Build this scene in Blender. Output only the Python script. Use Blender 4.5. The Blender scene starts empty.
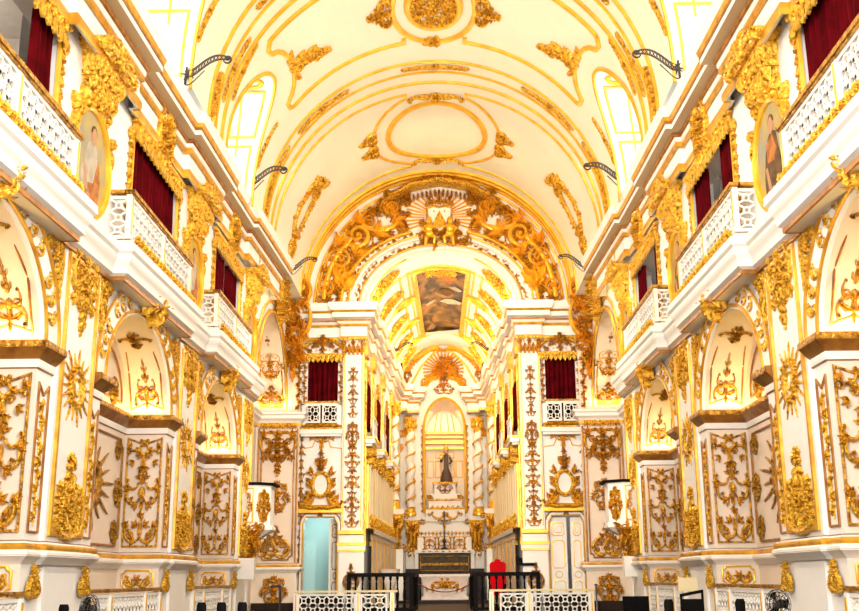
import bpy, math, random
from math import sin, cos, pi, sqrt, atan2, radians, hypot
from mathutils import Vector, Matrix

SC = bpy.context.scene
COL = SC.collection

# ---------------------------------------------------------------- mesh builder
class MB:
    """collects geometry for ONE mesh object; sym mirrors every piece about x = 0"""
    def __init__(s, xf=None):
        s.v = []; s.f = []; s.mi = []; s.cur = 0; s.sym = False; s.xf = xf
    def add(s, vs, fs):
        o = len(s.v)
        s.v.extend(vs); s.f.extend([tuple(i + o for i in f) for f in fs]); s.mi.extend([s.cur] * len(fs))
        if s.sym:
            o = len(s.v)
            s.v.extend([(-a, b, c) for a, b, c in vs])
            s.f.extend([tuple(i + o for i in reversed(f)) for f in fs]); s.mi.extend([s.cur] * len(fs))
    def quad(s, a, b, c, d): s.add([a, b, c, d], [(0, 1, 2, 3)])
    def box(s, x0, x1, y0, y1, z0, z1):
        s.add([(x0,y0,z0),(x1,y0,z0),(x1,y1,z0),(x0,y1,z0),(x0,y0,z1),(x1,y0,z1),(x1,y1,z1),(x0,y1,z1)],
              [(0,3,2,1),(4,5,6,7),(0,1,5,4),(1,2,6,5),(2,3,7,6),(3,0,4,7)])
    def grid(s, rows, closed=False):
        n = len(rows[0]); vs = [p for r in rows for p in r]; fs = []
        for i in range(len(rows) - 1):
            for j in range(n if closed else n - 1):
                k = (j + 1) % n
                fs.append((i*n+j, i*n+k, (i+1)*n+k, (i+1)*n+j))
        s.add(vs, fs)
    def poly(s, pts): s.add(list(pts), [tuple(range(len(pts)))])
    def tube(s, pts, rad, n=6, cap=True, flat=None):
        """round tube along 3-D points; rad number or list"""
        P = [Vector(p) for p in pts]; m = len(P)
        R = rad if isinstance(rad, (list, tuple)) else [rad] * m
        vs = []; prev = None
        for i in range(m):
            t = (P[min(i+1, m-1)] - P[max(i-1, 0)])
            t = t.normalized() if t.length > 1e-9 else Vector((0, 0, 1))
            if prev is None:
                a = Vector((0, 1, 0)) if abs(t.y) < .9 else Vector((1, 0, 0))
                u = t.cross(a).normalized()
            else:
                u = (prev - t * prev.dot(t)).normalized()
            prev = u; w = t.cross(u)
            for k in range(n):
                q = P[i] + R[i] * (cos(2*pi*k/n) * u + sin(2*pi*k/n) * w)
                vs.append(tuple(q))
        fs = [(i*n+k, i*n+(k+1) % n, (i+1)*n+(k+1) % n, (i+1)*n+k) for i in range(m-1) for k in range(n)]
        if cap: fs += [tuple(range(n-1, -1, -1)), tuple((m-1)*n+k for k in range(n))]
        s.add(vs, fs)
    def lathe(s, prof, cx=0, cy=0, n=16, sx=1, sy=1):
        rows = [[(cx + r*sx*cos(2*pi*k/n), cy + r*sy*sin(2*pi*k/n), z) for k in range(n)] for r, z in prof]
        s.grid(rows, True)
    def ball(s, c, r, n=8, m=6, sc=(1, 1, 1)):
        rows = [[(c[0]+sc[0]*r*sin(pi*i/m)*cos(2*pi*k/n), c[1]+sc[1]*r*sin(pi*i/m)*sin(2*pi*k/n), c[2]+sc[2]*r*cos(pi*i/m)) for k in range(n)] for i in range(m+1)]
        s.grid(rows, True)
    def build(s, name, mats, parent=None, smooth=40, loc=None):
        xf = s.xf
        vs = [xf(v) for v in s.v] if xf else s.v
        me = bpy.data.meshes.new(name)
        me.from_pydata(vs, [], s.f)
        if not isinstance(mats, (list, tuple)): mats = [mats]
        for m in mats: me.materials.append(m)
        if len(mats) > 1: me.polygons.foreach_set('material_index', s.mi)
        if smooth:
            me.polygons.foreach_set('use_smooth', [True] * len(me.polygons))
            me.update()
            try: me.set_sharp_from_angle(angle=radians(smooth))
            except Exception: pass
        o = bpy.data.objects.new(name, me)
        COL.objects.link(o)
        if parent: o.parent = parent
        if loc: o.location = loc
        return o

def tag(o, label=None, cat=None, group=None, kind=None):
    if label: o['label'] = label
    if cat: o['category'] = cat
    if group: o['group'] = group
    if kind: o['kind'] = kind
    return o
def struct(o): o['kind'] = 'structure'; return o
def empty(name, loc=(0, 0, 0), rz=0, label=None, cat=None, group=None):
    o = bpy.data.objects.new(name, None); COL.objects.link(o)
    o.empty_display_size = .2
    o.location = loc; o.rotation_euler = (0, 0, rz)
    return tag(o, label, cat, group)
def inst(me, name, loc=(0, 0, 0), rz=0, sc=None, parent=None, label=None, cat=None, group=None):
    """a new object that shares mesh data"""
    o = bpy.data.objects.new(name, me); COL.objects.link(o)
    o.location = loc; o.rotation_euler = (0, 0, rz)
    if sc: o.scale = sc if isinstance(sc, (list, tuple)) else (sc, sc, sc)
    if parent: o.parent = parent
    return tag(o, label, cat, group)
_cache = {}
def shared(key, fn, mats, smooth=40):
    """mesh data built once"""
    if key not in _cache:
        m = fn(); o = m.build(key, mats, smooth=smooth); me = o.data
        bpy.data.objects.remove(o); _cache[key] = me
    return _cache[key]

# ---------------------------------------------------------------- materials
def mat(name, col, rough=.5, metal=0., bump=0., bscale=20., var=0., vscale=6., emis=None, estr=0., spec=.5, col2=None, crevice_col=None):
    m = bpy.data.materials.new(name); m.use_nodes = True
    nt = m.node_tree; b = nt.nodes['Principled BSDF']
    b.inputs['Base Color'].default_value = (*col, 1)
    b.inputs['Roughness'].default_value = rough
    b.inputs['Metallic'].default_value = metal
    b.inputs['Specular IOR Level'].default_value = spec
    if var or bump:
        tc = nt.nodes.new('ShaderNodeTexCoord')
    if var:
        n = nt.nodes.new('ShaderNodeTexNoise'); n.inputs['Scale'].default_value = vscale; n.inputs['Detail'].default_value = 5
        nt.links.new(tc.outputs['Object'], n.inputs['Vector'])
        r = nt.nodes.new('ShaderNodeValToRGB')
        c2 = col2 if col2 else tuple(max(0, c*(1-var)) for c in col)
        r.color_ramp.elements[0].color = (*c2, 1); r.color_ramp.elements[1].color = (*col, 1)
        r.color_ramp.elements[0].position = .35; r.color_ramp.elements[1].position = .6
        if crevice_col:
            q = r.color_ramp.elements.new(.30); q.color = (*crevice_col, 1); r.color_ramp.elements[1].position = .42  # dark noise speckle, painted to imitate shade in carved crevices
        nt.links.new(n.outputs['Fac'], r.inputs['Fac']); nt.links.new(r.outputs['Color'], b.inputs['Base Color'])
    if bump:
        n2 = nt.nodes.new('ShaderNodeTexNoise'); n2.inputs['Scale'].default_value = bscale; n2.inputs['Detail'].default_value = 3
        nt.links.new(tc.outputs['Object'], n2.inputs['Vector'])
        bp = nt.nodes.new('ShaderNodeBump'); bp.inputs['Strength'].default_value = bump; bp.inputs['Distance'].default_value = .05
        nt.links.new(n2.outputs['Fac'], bp.inputs['Height']); nt.links.new(bp.outputs['Normal'], b.inputs['Normal'])
    if emis:
        b.inputs['Emission Color'].default_value = (*emis, 1); b.inputs['Emission Strength'].default_value = estr
    return m

WHITE = mat('white_plaster', (.86, .835, .79), .55, var=.05, vscale=1.5)
CEIL = mat('cream_ceiling', (.88, .82, .64), .6, var=.04, vscale=1.)
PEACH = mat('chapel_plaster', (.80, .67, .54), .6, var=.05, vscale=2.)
GOLD = mat('gilding', (.96, .59, .06), .30, .55, bump=1., bscale=20, var=1, vscale=15, col2=(.68, .32, .015), crevice_col=(.15, .05, .003))  # darkest stop paints crevice shade as random speckle
GOLDL = mat('gold_leaf_moulding', (.96, .56, .05), .34, .45, var=1, vscale=3, col2=(.82, .41, .02))
GOLDM = mat('antique_gold_moulding', (.80, .43, .04), .36, .5, var=1, vscale=4, col2=(.55, .25, .015))
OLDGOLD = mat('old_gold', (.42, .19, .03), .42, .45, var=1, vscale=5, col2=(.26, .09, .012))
BRONZE = mat('dark_gilding', (.62, .33, .04), .32, .6, bump=.9, bscale=17, var=1, vscale=11, col2=(.34, .15, .012), crevice_col=(.10, .035, .004))  # darker gilding, with crevice shade speckled into the colour
LATT = mat('white_lattice_paint', (.85, .82, .76), .5)
RED = mat('red_velvet', (.105, .0015, .004), .9, var=.5, vscale=3, spec=.05)
SOFFIT_SHADE = mat('soffit_shade_tone', (.56, .42, .24), .6)  # shade under the cornice, painted as a tan colour
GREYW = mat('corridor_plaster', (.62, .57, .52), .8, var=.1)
IRON = mat('wrought_iron', (.035, .028, .022), .5, .3)
BLACKW = mat('black_wood', (.005, .004, .004), .6, spec=.06)
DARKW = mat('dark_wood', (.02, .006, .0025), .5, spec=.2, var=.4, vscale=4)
REDF = mat('red_upholstery', (.55, .003, .008), .8, spec=.08)
TEAL = mat('pale_teal_wall', (.50, .72, .70), .8)
FLOORM = mat('floor_boards', (.035, .018, .009), .4, var=.5, vscale=3)
MARBLE = mat('brown_marble', (.085, .05, .012), .45, var=.6, vscale=9, spec=.15)
PINKM = mat('blush_marble', (.85, .72, .62), .35, var=.12, vscale=6)
STEEL = mat('grey_metal', (.25, .24, .23), .35, .7)
BEIGE = mat('pale_cushion', (.75, .62, .36), .7)
SKIN = mat('painted_flesh', (.50, .27, .15), .6, spec=.1)
ROBEB = mat('brown_habit', (.07, .035, .02), .6)
PWHITE = mat('painted_linen', (.50, .43, .33), .6, var=.3, vscale=5, spec=.1)
PORANGE = mat('painted_orange_cloth', (.55, .20, .05), .6, var=.5, vscale=6, spec=.1)
PBROWN = mat('painted_brown_cloth', (.17, .09, .035), .6, var=.5, vscale=6, spec=.1)
SKYP = mat('painted_sky', (.50, .36, .10), .55, var=1, vscale=1.6, col2=(.27, .28, .25), spec=.1)
SKYP2 = mat('painted_golden_sky', (.62, .38, .04), .55, var=1, vscale=1.6, col2=(.30, .19, .05), spec=.1)
PANE = mat('bright_window_pane', (.9, .9, .9), .5, emis=(1, .97, .92), estr=2.6)

# ---------------------------------------------------------------- carving motifs: plane x (along), z (up), relief towards -y
def leaf(m, x, z, a, L, W, h=.05, bend=0., lobes=3, n=7):
    W *= .74
    vs = []; st = L / n
    for i in range(n + 1):
        t = i / n
        wd = W * max(sin(pi * min(1, t*.92 + .06) ** .8), .03) * (1 + .3 * cos(2*pi*lobes*t))
        hh = h * (.4 + .8 * sin(pi * min(1, t*.85 + .1)))
        if i == n: wd = W*.04; hh = h*.3
        nx, nz = -sin(a), cos(a)
        for f, y in ((-1, 0), (-.6, hh), (0, hh*.5), (.6, hh), (1, 0)):
            vs.append((x + nx*wd*f, -y, z + nz*wd*f))
        x += cos(a)*st; z += sin(a)*st; a += bend / n
    fs = [(i*5+k, i*5+k+1, (i+1)*5+k+1, (i+1)*5+k) for i in range(n) for k in range(4)]
    m.add(vs, fs)
def strand(m, pts, th, h=.05, n=5):
    """relief strand along 2-D points; th number or list"""
    k = len(pts); T = th if isinstance(th, (list, tuple)) else [th]*k
    H = h if isinstance(h, (list, tuple)) else [h]*k
    vs = []
    for i in range(k):
        a, b = pts[max(0, i-1)], pts[min(k-1, i+1)]
        dx, dz = b[0]-a[0], b[1]-a[1]; l = hypot(dx, dz) or 1
        nx, nz = -dz/l, dx/l
        for q in range(n):
            p = pi*q/(n-1)
            vs.append((pts[i][0]+nx*T[i]*cos(p), -(H[i]*.25 + H[i]*.75*sin(p)) if 0 < q < n-1 else 0., pts[i][1]+nz*T[i]*cos(p)))
    m.add(vs, [(i*n+q, i*n+q+1, (i+1)*n+q+1, (i+1)*n+q) for i in range(k-1) for q in range(n-1)])
def boss(m, x, z, r, h=None, n=8, sz=1.):
    h = h or r
    rows = [[(x + r*cos(pi/2*i/3)*cos(2*pi*k/n), -h*sin(pi/2*i/3), z + sz*r*cos(pi/2*i/3)*sin(2*pi*k/n)) for k in range(n)] for i in range(4)]
    m.grid(rows, True)
def scroll(m, x, z, r, a0, hand=1, turns=1.4, th=None, h=.06):
    th = (th or r*.26)*.74; n = int(11*turns) + 3; pts = []; T = []; H = []
    for i in range(n + 1):
        t = i/n; a = a0 + hand*turns*2*pi*t; rr = r*(1-.82*t)
        pts.append((x+rr*cos(a), z+rr*sin(a))); T.append(th*(1-.5*t)*(.35+.65*min(1, t*5))); H.append(h*(.7+.5*t))
    strand(m, pts, T, H)
    boss(m, x, z, r*.22, h*1.3, 6)
def bez(p0, p1, p2, p3, n=10):
    return [tuple((1-t)**3*a+3*(1-t)**2*t*b+3*(1-t)*t*t*c+t**3*d for a, b, c, d in zip(p0, p1, p2, p3)) for t in [i/n for i in range(n+1)]]
def cscroll(m, p0, p1, bulge, th, h=.06, v0=.3, v1=.3):
    """C-curve from p0 to p1 with volutes"""
    dx, dz = p1[0]-p0[0], p1[1]-p0[1]; l = hypot(dx, dz); nx, nz = -dz/l, dx/l
    c = bez(p0, (p0[0]+nx*bulge*l+dx*.15, p0[1]+nz*bulge*l+dz*.15), (p1[0]+nx*bulge*l-dx*.15, p1[1]+nz*bulge*l-dz*.15), p1)
    strand(m, c, [th*(.6+.5*sin(pi*i/10)) for i in range(11)], h)
    sg = 1 if bulge > 0 else -1
    a = atan2(dz, dx)
    for p, v, s2, sh in ((p0, v0, 1, 0), (p1, v1, -1, pi)):
        if v:
            r = l*v*.45
            cx, cz = p[0]-nx*sg*r*.9, p[1]-nz*sg*r*.9
            scroll(m, cx, cz, r, atan2(nz*sg, nx*sg), s2*sg, 1.1, th*.8, h)
def shell(m, x, z, a, R, n=7, spread=2.2, h=.07):
    for i in range(n):
        b = a + spread*(i/(n-1)-.5); L = R*(1-.25*abs(i/(n-1)-.5)*2)
        strand(m, [(x+cos(b)*L*t, z+sin(b)*L*t) for t in (.12, .4, .7, .92, 1.)],
               [R*.05, R*.10, R*.15, R*.16, R*.08], [h*.6, h, h*1.1, h*.9, h*.4])
    boss(m, x, z, R*.2, h*1.2)
def rosette(m, x, z, r, n=6, h=.05):
    for i in range(n): leaf(m, x, z, 2*pi*i/n, r, r*.32, h, 0, 1, 4)
    boss(m, x, z, r*.28, h*1.4, 6)
def spray(m, x, z, a, L, h=.05, n=3, fan=.55, bend=.4):
    for i in range(n):
        d = (i-(n-1)/2)*fan
        leaf(m, x, z, a+d, L*(1-.22*abs(d)), L*.24, h, bend*(1 if d > 0 else -1 if d < 0 else 0), 2, 6)
def sym_orn(m, seed, w, h, prof, n, z0=0., hh=.07, fin=True, dense=1.):
    """symmetric open scrollwork about x=0: prof(t) gives the half width fraction at height t"""
    R = random.Random(seed); st = h/n
    m.sym = True
    for i in range(n):
        t = (i+.5)/n; hw = w*max(.0, prof(t)); z = z0 + h*t
        r = min(hw*.32, st*.46)
        if hw > .03:
            up = 1 if i % 2 == 0 else -1
            cx = hw-r*1.05
            scroll(m, max(cx, r*.9), z, r, -pi/2*up, up, R.uniform(1.2, 1.6), r*.34, hh)
            strand(m, bez((.012, z-up*st*.42), (hw*.35, z-up*st*.5), (hw*.6, z-up*st*.5), (max(cx, r*.9), z-up*r), 7), [r*.16, r*.2, r*.24, r*.28, r*.3, r*.3, r*.28, r*.24], hh)
            spray(m, cx+r*.7, z+up*r*.5, R.uniform(.2, .9)*up+.2, r*R.uniform(1.0, 1.4), hh*.9, 3, .6)
            spray(m, .01, z+st*.05, R.uniform(.5, .9), min(hw*.75, st*.75), hh, 2, .5, .5)
            if dense > .8:
                spray(m, hw*.45, z-up*st*.42, -up*R.uniform(.5, 1.2), r*.9, hh*.8, 2, .7)
                boss(m, hw*.42, z+up*st*.18, r*.2, hh*1.2, 6)
    m.sym = False
    for i in range(n):
        t = (i+.5)/n; hw = w*max(.06, prof(t)); z = z0+h*t
        leaf(m, 0, z-st*.5, pi/2, st*1.05, min(hw*.22, st*.26)+.008, hh*1.3, 0, 3)
        boss(m, 0, z+st*.12, min(hw*.14, st*.16)+.006, hh*1.8, 8, 1.4)
    if fin:
        zt = z0+h
        for a in (-.6, 0, .6): leaf(m, 0, zt-st*.3, pi/2+a, st*.8, st*.15, hh, -a*.6, 2, 5)
    return m
def dense_fill(m, R, pts, size, flow=None, hh=.08, sym=False):
    m.sym = sym
    for x, z in pts:
        a = (flow(x, z) if flow else R.uniform(0, 2*pi)) + R.gauss(0, .7)
        q = R.random(); s = size*R.uniform(.7, 1.3)
        if q < .5: leaf(m, x-cos(a)*s*.5, z-sin(a)*s*.5, a, s*1.25, s*.26, hh*R.uniform(.7, 1.3), R.uniform(-1.2, 1.2), R.choice((2, 3)), 6)
        elif q < .82: scroll(m, x, z, s*.5, R.uniform(0, 6.28), R.choice((-1, 1)), R.uniform(1., 1.5), s*.15, hh*R.uniform(.8, 1.3))
        else: rosette(m, x, z, s*.45, 5, hh)
    m.sym = False

# mouldings: raised band along 3-D path with given outward normal(s)
def band(m, pts, nrm, w, h, closed=False, prof=((-.5, 0), (-.42, .8), (0, 1), (.42, .8), (.5, 0))):
    P = [Vector(p) for p in pts]; k = len(P); vs = []
    for i in range(k):
        N = Vector(nrm[i] if isinstance(nrm, list) else nrm)
        if closed: a, b = P[i]-P[i-1], P[(i+1) % k]-P[i]
        else: a = P[i]-P[i-1] if i else P[1]-P[0]; b = P[i+1]-P[i] if i < k-1 else P[i]-P[i-1]
        a.normalize(); b.normalize()
        t = (a+b); t = t.normalized() if t.length > 1e-6 else a
        sd = t.cross(N).normalized(); mit = min(2., 1/max(.35, t.dot(a)))
        for f, g in prof: vs.append(tuple(P[i] + sd*(f*w*mit) + N*(g*h)))
    q = len(prof); fs = []
    for i in range(k if closed else k-1):
        j = (i+1) % k
        fs += [(i*q+e, i*q+e+1, j*q+e+1, j*q+e) for e in range(q-1)]
    if not closed: fs += [tuple(range(q)), tuple((k-1)*q+e for e in range(q-1, -1, -1))]
    m.add(vs, fs)
def frame2(m, pts, w=.05, h=.04, closed=True):
    """moulding in the ornament plane"""
    band(m, [(x, 0, z) for x, z in pts], (0, -1, 0), w, h, closed)
def rect(x0, x1, z0, z1, cut=0.):
    if not cut: return [(x0, z0), (x1, z0), (x1, z1), (x0, z1)]
    o = []
    for cx, cz, a in ((x0, z0, 0), (x1, z0, 1), (x1, z1, 2), (x0, z1, 3)):
        arc = [(cx+cut*cos(pi/2*(a)+t), cz+cut*sin(pi/2*(a)+t)) for t in [pi/2*(1-i/4) for i in range(5)]]
        o += arc
    return o
def sweep(m, path, prof, fn):
    """cornice: plan path [(d,y)], profile [(off,z)] pushed outwards (+d for a +y path), fn(d,y,z)->world"""
    k = len(path); rows = []
    for i in range(k):
        a = (path[i][0]-path[i-1][0], path[i][1]-path[i-1][1]) if i else (path[1][0]-path[0][0], path[1][1]-path[0][1])
        b = (path[i+1][0]-path[i][0], path[i+1][1]-path[i][1]) if i < k-1 else a
        la, lb = hypot(*a), hypot(*b); na = (a[1]/la, -a[0]/la); nb = (b[1]/lb, -b[0]/lb)
        mx, my = na[0]+nb[0], na[1]+nb[1]; l2 = mx*mx+my*my
        mx, my = 2*mx/l2, 2*my/l2
        rows.append([fn(path[i][0]+mx*o, path[i][1]+my*o, z) for o, z in prof])
    m.grid(rows)
def lattice(m, x0, x1, z0, z1, cell=.3, y0=-.02, y1=.02, fr=.05):
    """pierced balustrade panel in the ornament plane"""
    nx = max(1, round((x1-x0)/cell)); nz = max(1, round((z1-z0)/cell)); cx, cz = (x1-x0)/nx, (z1-z0)/nz
    def ringm(x, z, ro, ri, n=10, sx=1, sz=1):
        rows = [[(x+r*sx*cos(2*pi*k/n), y, z+r*sz*sin(2*pi*k/n)) for k in range(n)] for r, y in ((ri, y1), (ri, y0), (ro, y0), (ro, y1), (ri, y1))]
        m.grid(rows, True)
    def bar(a, b, w):
        dx, dz = b[0]-a[0], b[1]-a[1]; l = hypot(dx, dz); u, v = -dz/l*w, dx/l*w
        q = [(a[0]+u, a[1]+v), (b[0]+u, b[1]+v), (b[0]-u, b[1]-v), (a[0]-u, a[1]-v)]
        m.add([(x, y0, z) for x, z in q]+[(x, y1, z) for x, z in q], [(0, 1, 2, 3), (0, 4, 5, 1), (2, 6, 7, 3), (7, 6, 5, 4)])
    c = min(cx, cz)
    for i in range(nx):
        for j in range(nz):
            x, z = x0+cx*(i+.5), z0+cz*(j+.5)
            ringm(x, z, c*.30, c*.19, 10)
            for sx in (-1, 1):
                for sz in (-1, 1):
                    bar((x+sx*c*.2, z+sz*c*.2), (x+sx*cx*.5, z+sz*cz*.5), c*.075)
    for i in range(nx+1):
        for j in range(nz+1):
            if 0 < i < nx and 0 < j < nz: ringm(x0+cx*i, z0+cz*j, c*.2, c*.07, 6)
    for a in ((x0-fr, x1+fr, z0-fr, z0), (x0-fr, x1+fr, z1, z1+fr), (x0-fr, x0, z0, z1), (x1, x1+fr, z0, z1)):
        m.box(a[0], a[1], y0-.01, y1+.01, a[2], a[3])
# ---------------------------------------------------------------- plan of the nave
FLOOR = .45
YB = [11.42, 17.90, 24.38]            # bays (side chapels with a tribune above)
YP = [14.66, 21.14, 27.62]            # piers
WO = .25                              # tribune openings sit a little beyond the bay centres
HO = 1.95                             # half opening of a chapel arch
REC = .75                             # depth of the chapel recess
Y4, H4, Z4, R4 = 31.65, 2.75, 6.75, 2.65   # tall arch before the end wall
F = 35.0                              # end wall with the chancel arch
ZC, RV = 10.55, 4.5                   # nave vault
SIDE = {-1: 'left', 1: 'right'}
ORDB = ['first', 'second', 'third']
def W(s): return lambda d, y, z: (s*(5-d), y, z)
def zs(y): return .02*(y-17.9)
def ze(y): return .042*(y-20)
def rz_of(s): return pi/2 if s < 0 else -pi/2
def arch_pts(yc, a, h, z0, n=28): return [(yc - a*cos(pi*i/n), z0 + h*sin(pi*i/n)) for i in range(n+1)]
def vpt(th, Y, h=0.): return ((RV-h)*sin(th), Y, ZC+(RV-h)*cos(th))
def vnr(th): return (-sin(th), 0, -cos(th))

# ---------------------------------------------------------------- side walls
SLAB = [(-.3, 6.08), (.10, 6.08), (.10, 6.14), (.16, 6.18), (.16, 6.26), (.19, 6.33), (.23, 6.38), (.23, 6.46), (.27, 6.50), (.27, 6.62), (-.4, 6.64)]
ENT = [(-.14, 9.22), (-.07, 9.22), (-.07, 9.36), (-.10, 9.37), (-.10, 9.70), (-.05, 9.73), (-.05, 9.80), (.0, 9.83), (.0, 9.91), (.04, 9.93), (.04, 9.98), (.28, 10.0), (.28, 10.14), (.31, 10.16), (.32, 10.21), (.37, 10.25), (.42, 10.34), (.42, 10.42), (-.5, 10.45)]
def er(p): return [((o+.14)*.75 if o > -.3 else o, z) for o, z in p]
ENT = er(ENT)
def slab_path():
    p = [(0, 6.)]
    for yb in YB: p += [(0, yb-2.1), (.22, yb-2.1), (.22, yb+2.1), (0, yb+2.1)]
    p += [(0, 28.75), (-.35, 28.75)]
    return p
def ent_path():
    p = [(.08, 6.)]
    for k, yp in enumerate(YP):
        p += [(.08, yp-1.5), (.20, yp-1.5)]
        if k < 2: p += [(.20, yp+1.45), (.08, yp+1.45)]
    return p + [(.24, 30.9), (-.2, 30.9)]
def side_wall(s):
    w = W(s); m = MB()
    ivals = [(6., YB[0]-HO)] + [(YB[i]+HO, YB[i+1]-HO) for i in range(2)] + [(YB[2]+HO, Y4-H4)]
    for a, b in ivals: m.quad(w(0, a, 0), w(0, b, 0), w(0, b, 6.3), w(0, a, 6.3))
    for yb in YB:
        A = arch_pts(yb, HO, 1.4, 4.55)
        for (y0, z0), (y1, z1) in zip(A, A[1:]): m.quad(w(0, y0, z0), w(0, y1, z1), w(0, y1, 6.3), w(0, y0, 6.3))
    # pilaster strips on the piers
    for yp in [8.18]+YP:
        y0, y1 = yp-.74, yp+.74
        m.quad(w(.06, y0, 2.06), w(.06, y1, 2.06), w(.06, y1, 6.1), w(.06, y0, 6.1))
        m.quad(w(0, y0, 2.06), w(.06, y0, 2.06), w(.06, y0, 6.1), w(0, y0, 6.1))
        m.quad(w(0, y1, 2.06), w(.06, y1, 2.06), w(.06, y1, 6.1), w(0, y1, 6.1))
        y0, y1 = yp-.62, yp+.62
        m.quad(w(.05, y0, 0), w(.05, y1, 0), w(.05, y1, 1.86), w(.05, y0, 1.86))
        m.quad(w(0, y0, 0), w(.05, y0, 0), w(.05, y0, 1.86), w(0, y0, 1.86))
    # upper wall around the tribune openings
    d = 0
    yy = [6.] + sum([[yb+WO-1.5, yb+WO+1.5] for yb in YB], []) + [28.6]
    for i in range(0, len(yy), 2): m.quad(w(d, yy[i], 6.4), w(d, yy[i+1], 6.4), w(d, yy[i+1], 10.3), w(d, yy[i], 10.3))
    for yb in YB:
        a, b = yb+WO-1.5, yb+WO+1.5
        m.quad(w(d, a, 8.95), w(d, b, 8.95), w(d, b, 10.3), w(d, a, 10.3))
        for y in (a, b): m.quad(w(d, y, 6.6), w(d-.4, y, 6.6), w(d-.4, y, 8.95), w(d, y, 8.95))
        m.quad(w(d, a, 8.95), w(d, b, 8.95), w(d-.4, b, 8.95), w(d-.4, a, 8.95))
    # bay with the tall arch
    A = arch_pts(Y4, H4, R4, Z4)
    for (y0, z0), (y1, z1) in zip(A, A[1:]): m.quad(w(0, y0, z0), w(0, y1, z1), w(0, y1, 10.6), w(0, y0, 10.6))
    m.quad(w(0, 28.55, 6.3), w(0, 28.9, 6.3), w(0, 28.9, 10.6), w(0, 28.55, 10.6))
    m.quad(w(0, 34.4, 0), w(0, 35, 0), w(0, 35, 10.6), w(0, 34.4, 10.6))
    o = struct(m.build('wall_' + SIDE[s], WHITE))
    # chapel recesses (lining)
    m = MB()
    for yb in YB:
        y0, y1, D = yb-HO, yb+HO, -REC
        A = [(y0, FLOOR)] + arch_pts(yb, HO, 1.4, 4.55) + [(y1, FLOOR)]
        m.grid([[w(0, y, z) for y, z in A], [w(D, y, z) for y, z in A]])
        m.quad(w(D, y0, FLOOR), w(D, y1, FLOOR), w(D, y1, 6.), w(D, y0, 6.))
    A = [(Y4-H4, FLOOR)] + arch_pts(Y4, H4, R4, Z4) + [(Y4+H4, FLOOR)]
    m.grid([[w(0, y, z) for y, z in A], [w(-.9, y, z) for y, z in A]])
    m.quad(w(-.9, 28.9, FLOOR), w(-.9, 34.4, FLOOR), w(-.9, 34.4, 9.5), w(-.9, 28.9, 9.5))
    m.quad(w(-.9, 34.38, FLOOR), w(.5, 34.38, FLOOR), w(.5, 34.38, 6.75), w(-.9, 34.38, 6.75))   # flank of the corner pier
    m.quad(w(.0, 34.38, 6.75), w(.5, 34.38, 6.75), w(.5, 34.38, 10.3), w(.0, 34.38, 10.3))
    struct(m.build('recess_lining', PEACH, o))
    # gilded lines fixed to the wall
    m = MB()
    nx = (-s, 0, 0)
    for yb in YB:
        for a, h, wd in ((HO+.06, 1.46, .05), (HO+.52, 1.82, .045)):
            P = [w(.05, y, z) for y, z in arch_pts(yb, a, h, 4.56)]
            band(m, P, nx, wd, .04)
    struct(m.build('arch_fillet', GOLDM, o))
    m = MB()
    for yb in YB:                                     # white archivolt band
        o1, o2 = arch_pts(yb, HO+.5, 1.80, 4.55), arch_pts(yb, HO+.02, 1.41, 4.55)
        m.grid([[w(0, y, z) for y, z in o1], [w(.05, y, z) for y, z in o1], [w(.05, y, z) for y, z in o2], [w(0, y, z) for y, z in o2]])
    struct(m.build('archivolt', LATT, o))
    m = MB()
    P = [w(.04, y, z) for y, z in arch_pts(Y4, H4+.03, R4+.03, Z4)]
    band(m, P, nx, .12, .06)
    P = [w(.02, y, z) for y, z in arch_pts(Y4, H4+.35, R4+.32, Z4)]
    band(m, P, nx, .10, .05)
    struct(m.build('tall_arch_fillet', GOLDM, o))
    # dado moulding
    bx = lambda lst: lst
    p = [(0, 6.)]
    for yp in [8.18]+YP:
        p += [(0, yp-.82), (.08, yp-.82), (.08, yp+.82), (0, yp+.82)]
        if yp < 27: p += [(0, yp+1.29), (-REC+.02, yp+1.29), (-REC+.02, yp+1.29+3.9), (0, yp+1.29+3.9)]
    p = [q for i, q in enumerate(p) if i == 0 or q != p[i-1]] + [(0, 28.85), (-.88, 28.85), (-.88, 34.36), (.52, 34.36), (.52, 34.98)]
    t = MB(); sweep(t, p, [(0, 2.09), (.03, 2.08), (.07, 2.05), (.07, 1.98), (.11, 1.95), (.11, 1.90), (.03, 1.84), (0, 1.8)], w)
    o2 = struct(t.build('trim_' + ('3' if s < 0 else '4'), LATT))
    for nm, pr, mt in (('gilded_bead', [(.075, 2.055), (.085, 2.03), (.085, 2.0), (.075, 1.975)], GOLDM), ('brown_fillet', [(.04, 1.86), (.075, 1.875), (.09, 1.895), (.115, 1.915)], OLDGOLD), ('brown_edge', [(.005, 2.095), (.04, 2.085)], OLDGOLD)):
        t = MB(); sweep(t, p, pr, w); struct(t.build(nm, mt, o2))
    # imposts running round the recesses
    for i, yb in enumerate(YB):
        y0, y1 = yb-HO, yb+HO
        for k, pth in enumerate(([(0, y1+.52), (0, y1), (-REC, y1)], )):
            pass
        pth = [(0, y0-.55), (0, y0), (-REC, y0), (-REC, y1), (0, y1), (0, y1+.55)]
        # close the ends back to the wall
        t = MB()
        pr = [(0, 4.22), (.03, 4.24), (.03, 4.34), (.07, 4.37), (.14, 4.45), (.17, 4.47), (.17, 4.56), (0, 4.57)]
        sweep(t, pth, pr, w)
        for ye_ in (y0-.55, y1+.55): t.poly([w(d_, ye_, z_) for d_, z_ in pr])
        struct(t.build('impost', OLDGOLD, o))  # brown shading of the impost is put into this dark gold
        t = MB(); sweep(t, pth, [(.031, 4.235), (.036, 4.25), (.036, 4.32), (.031, 4.345)], w)
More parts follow.
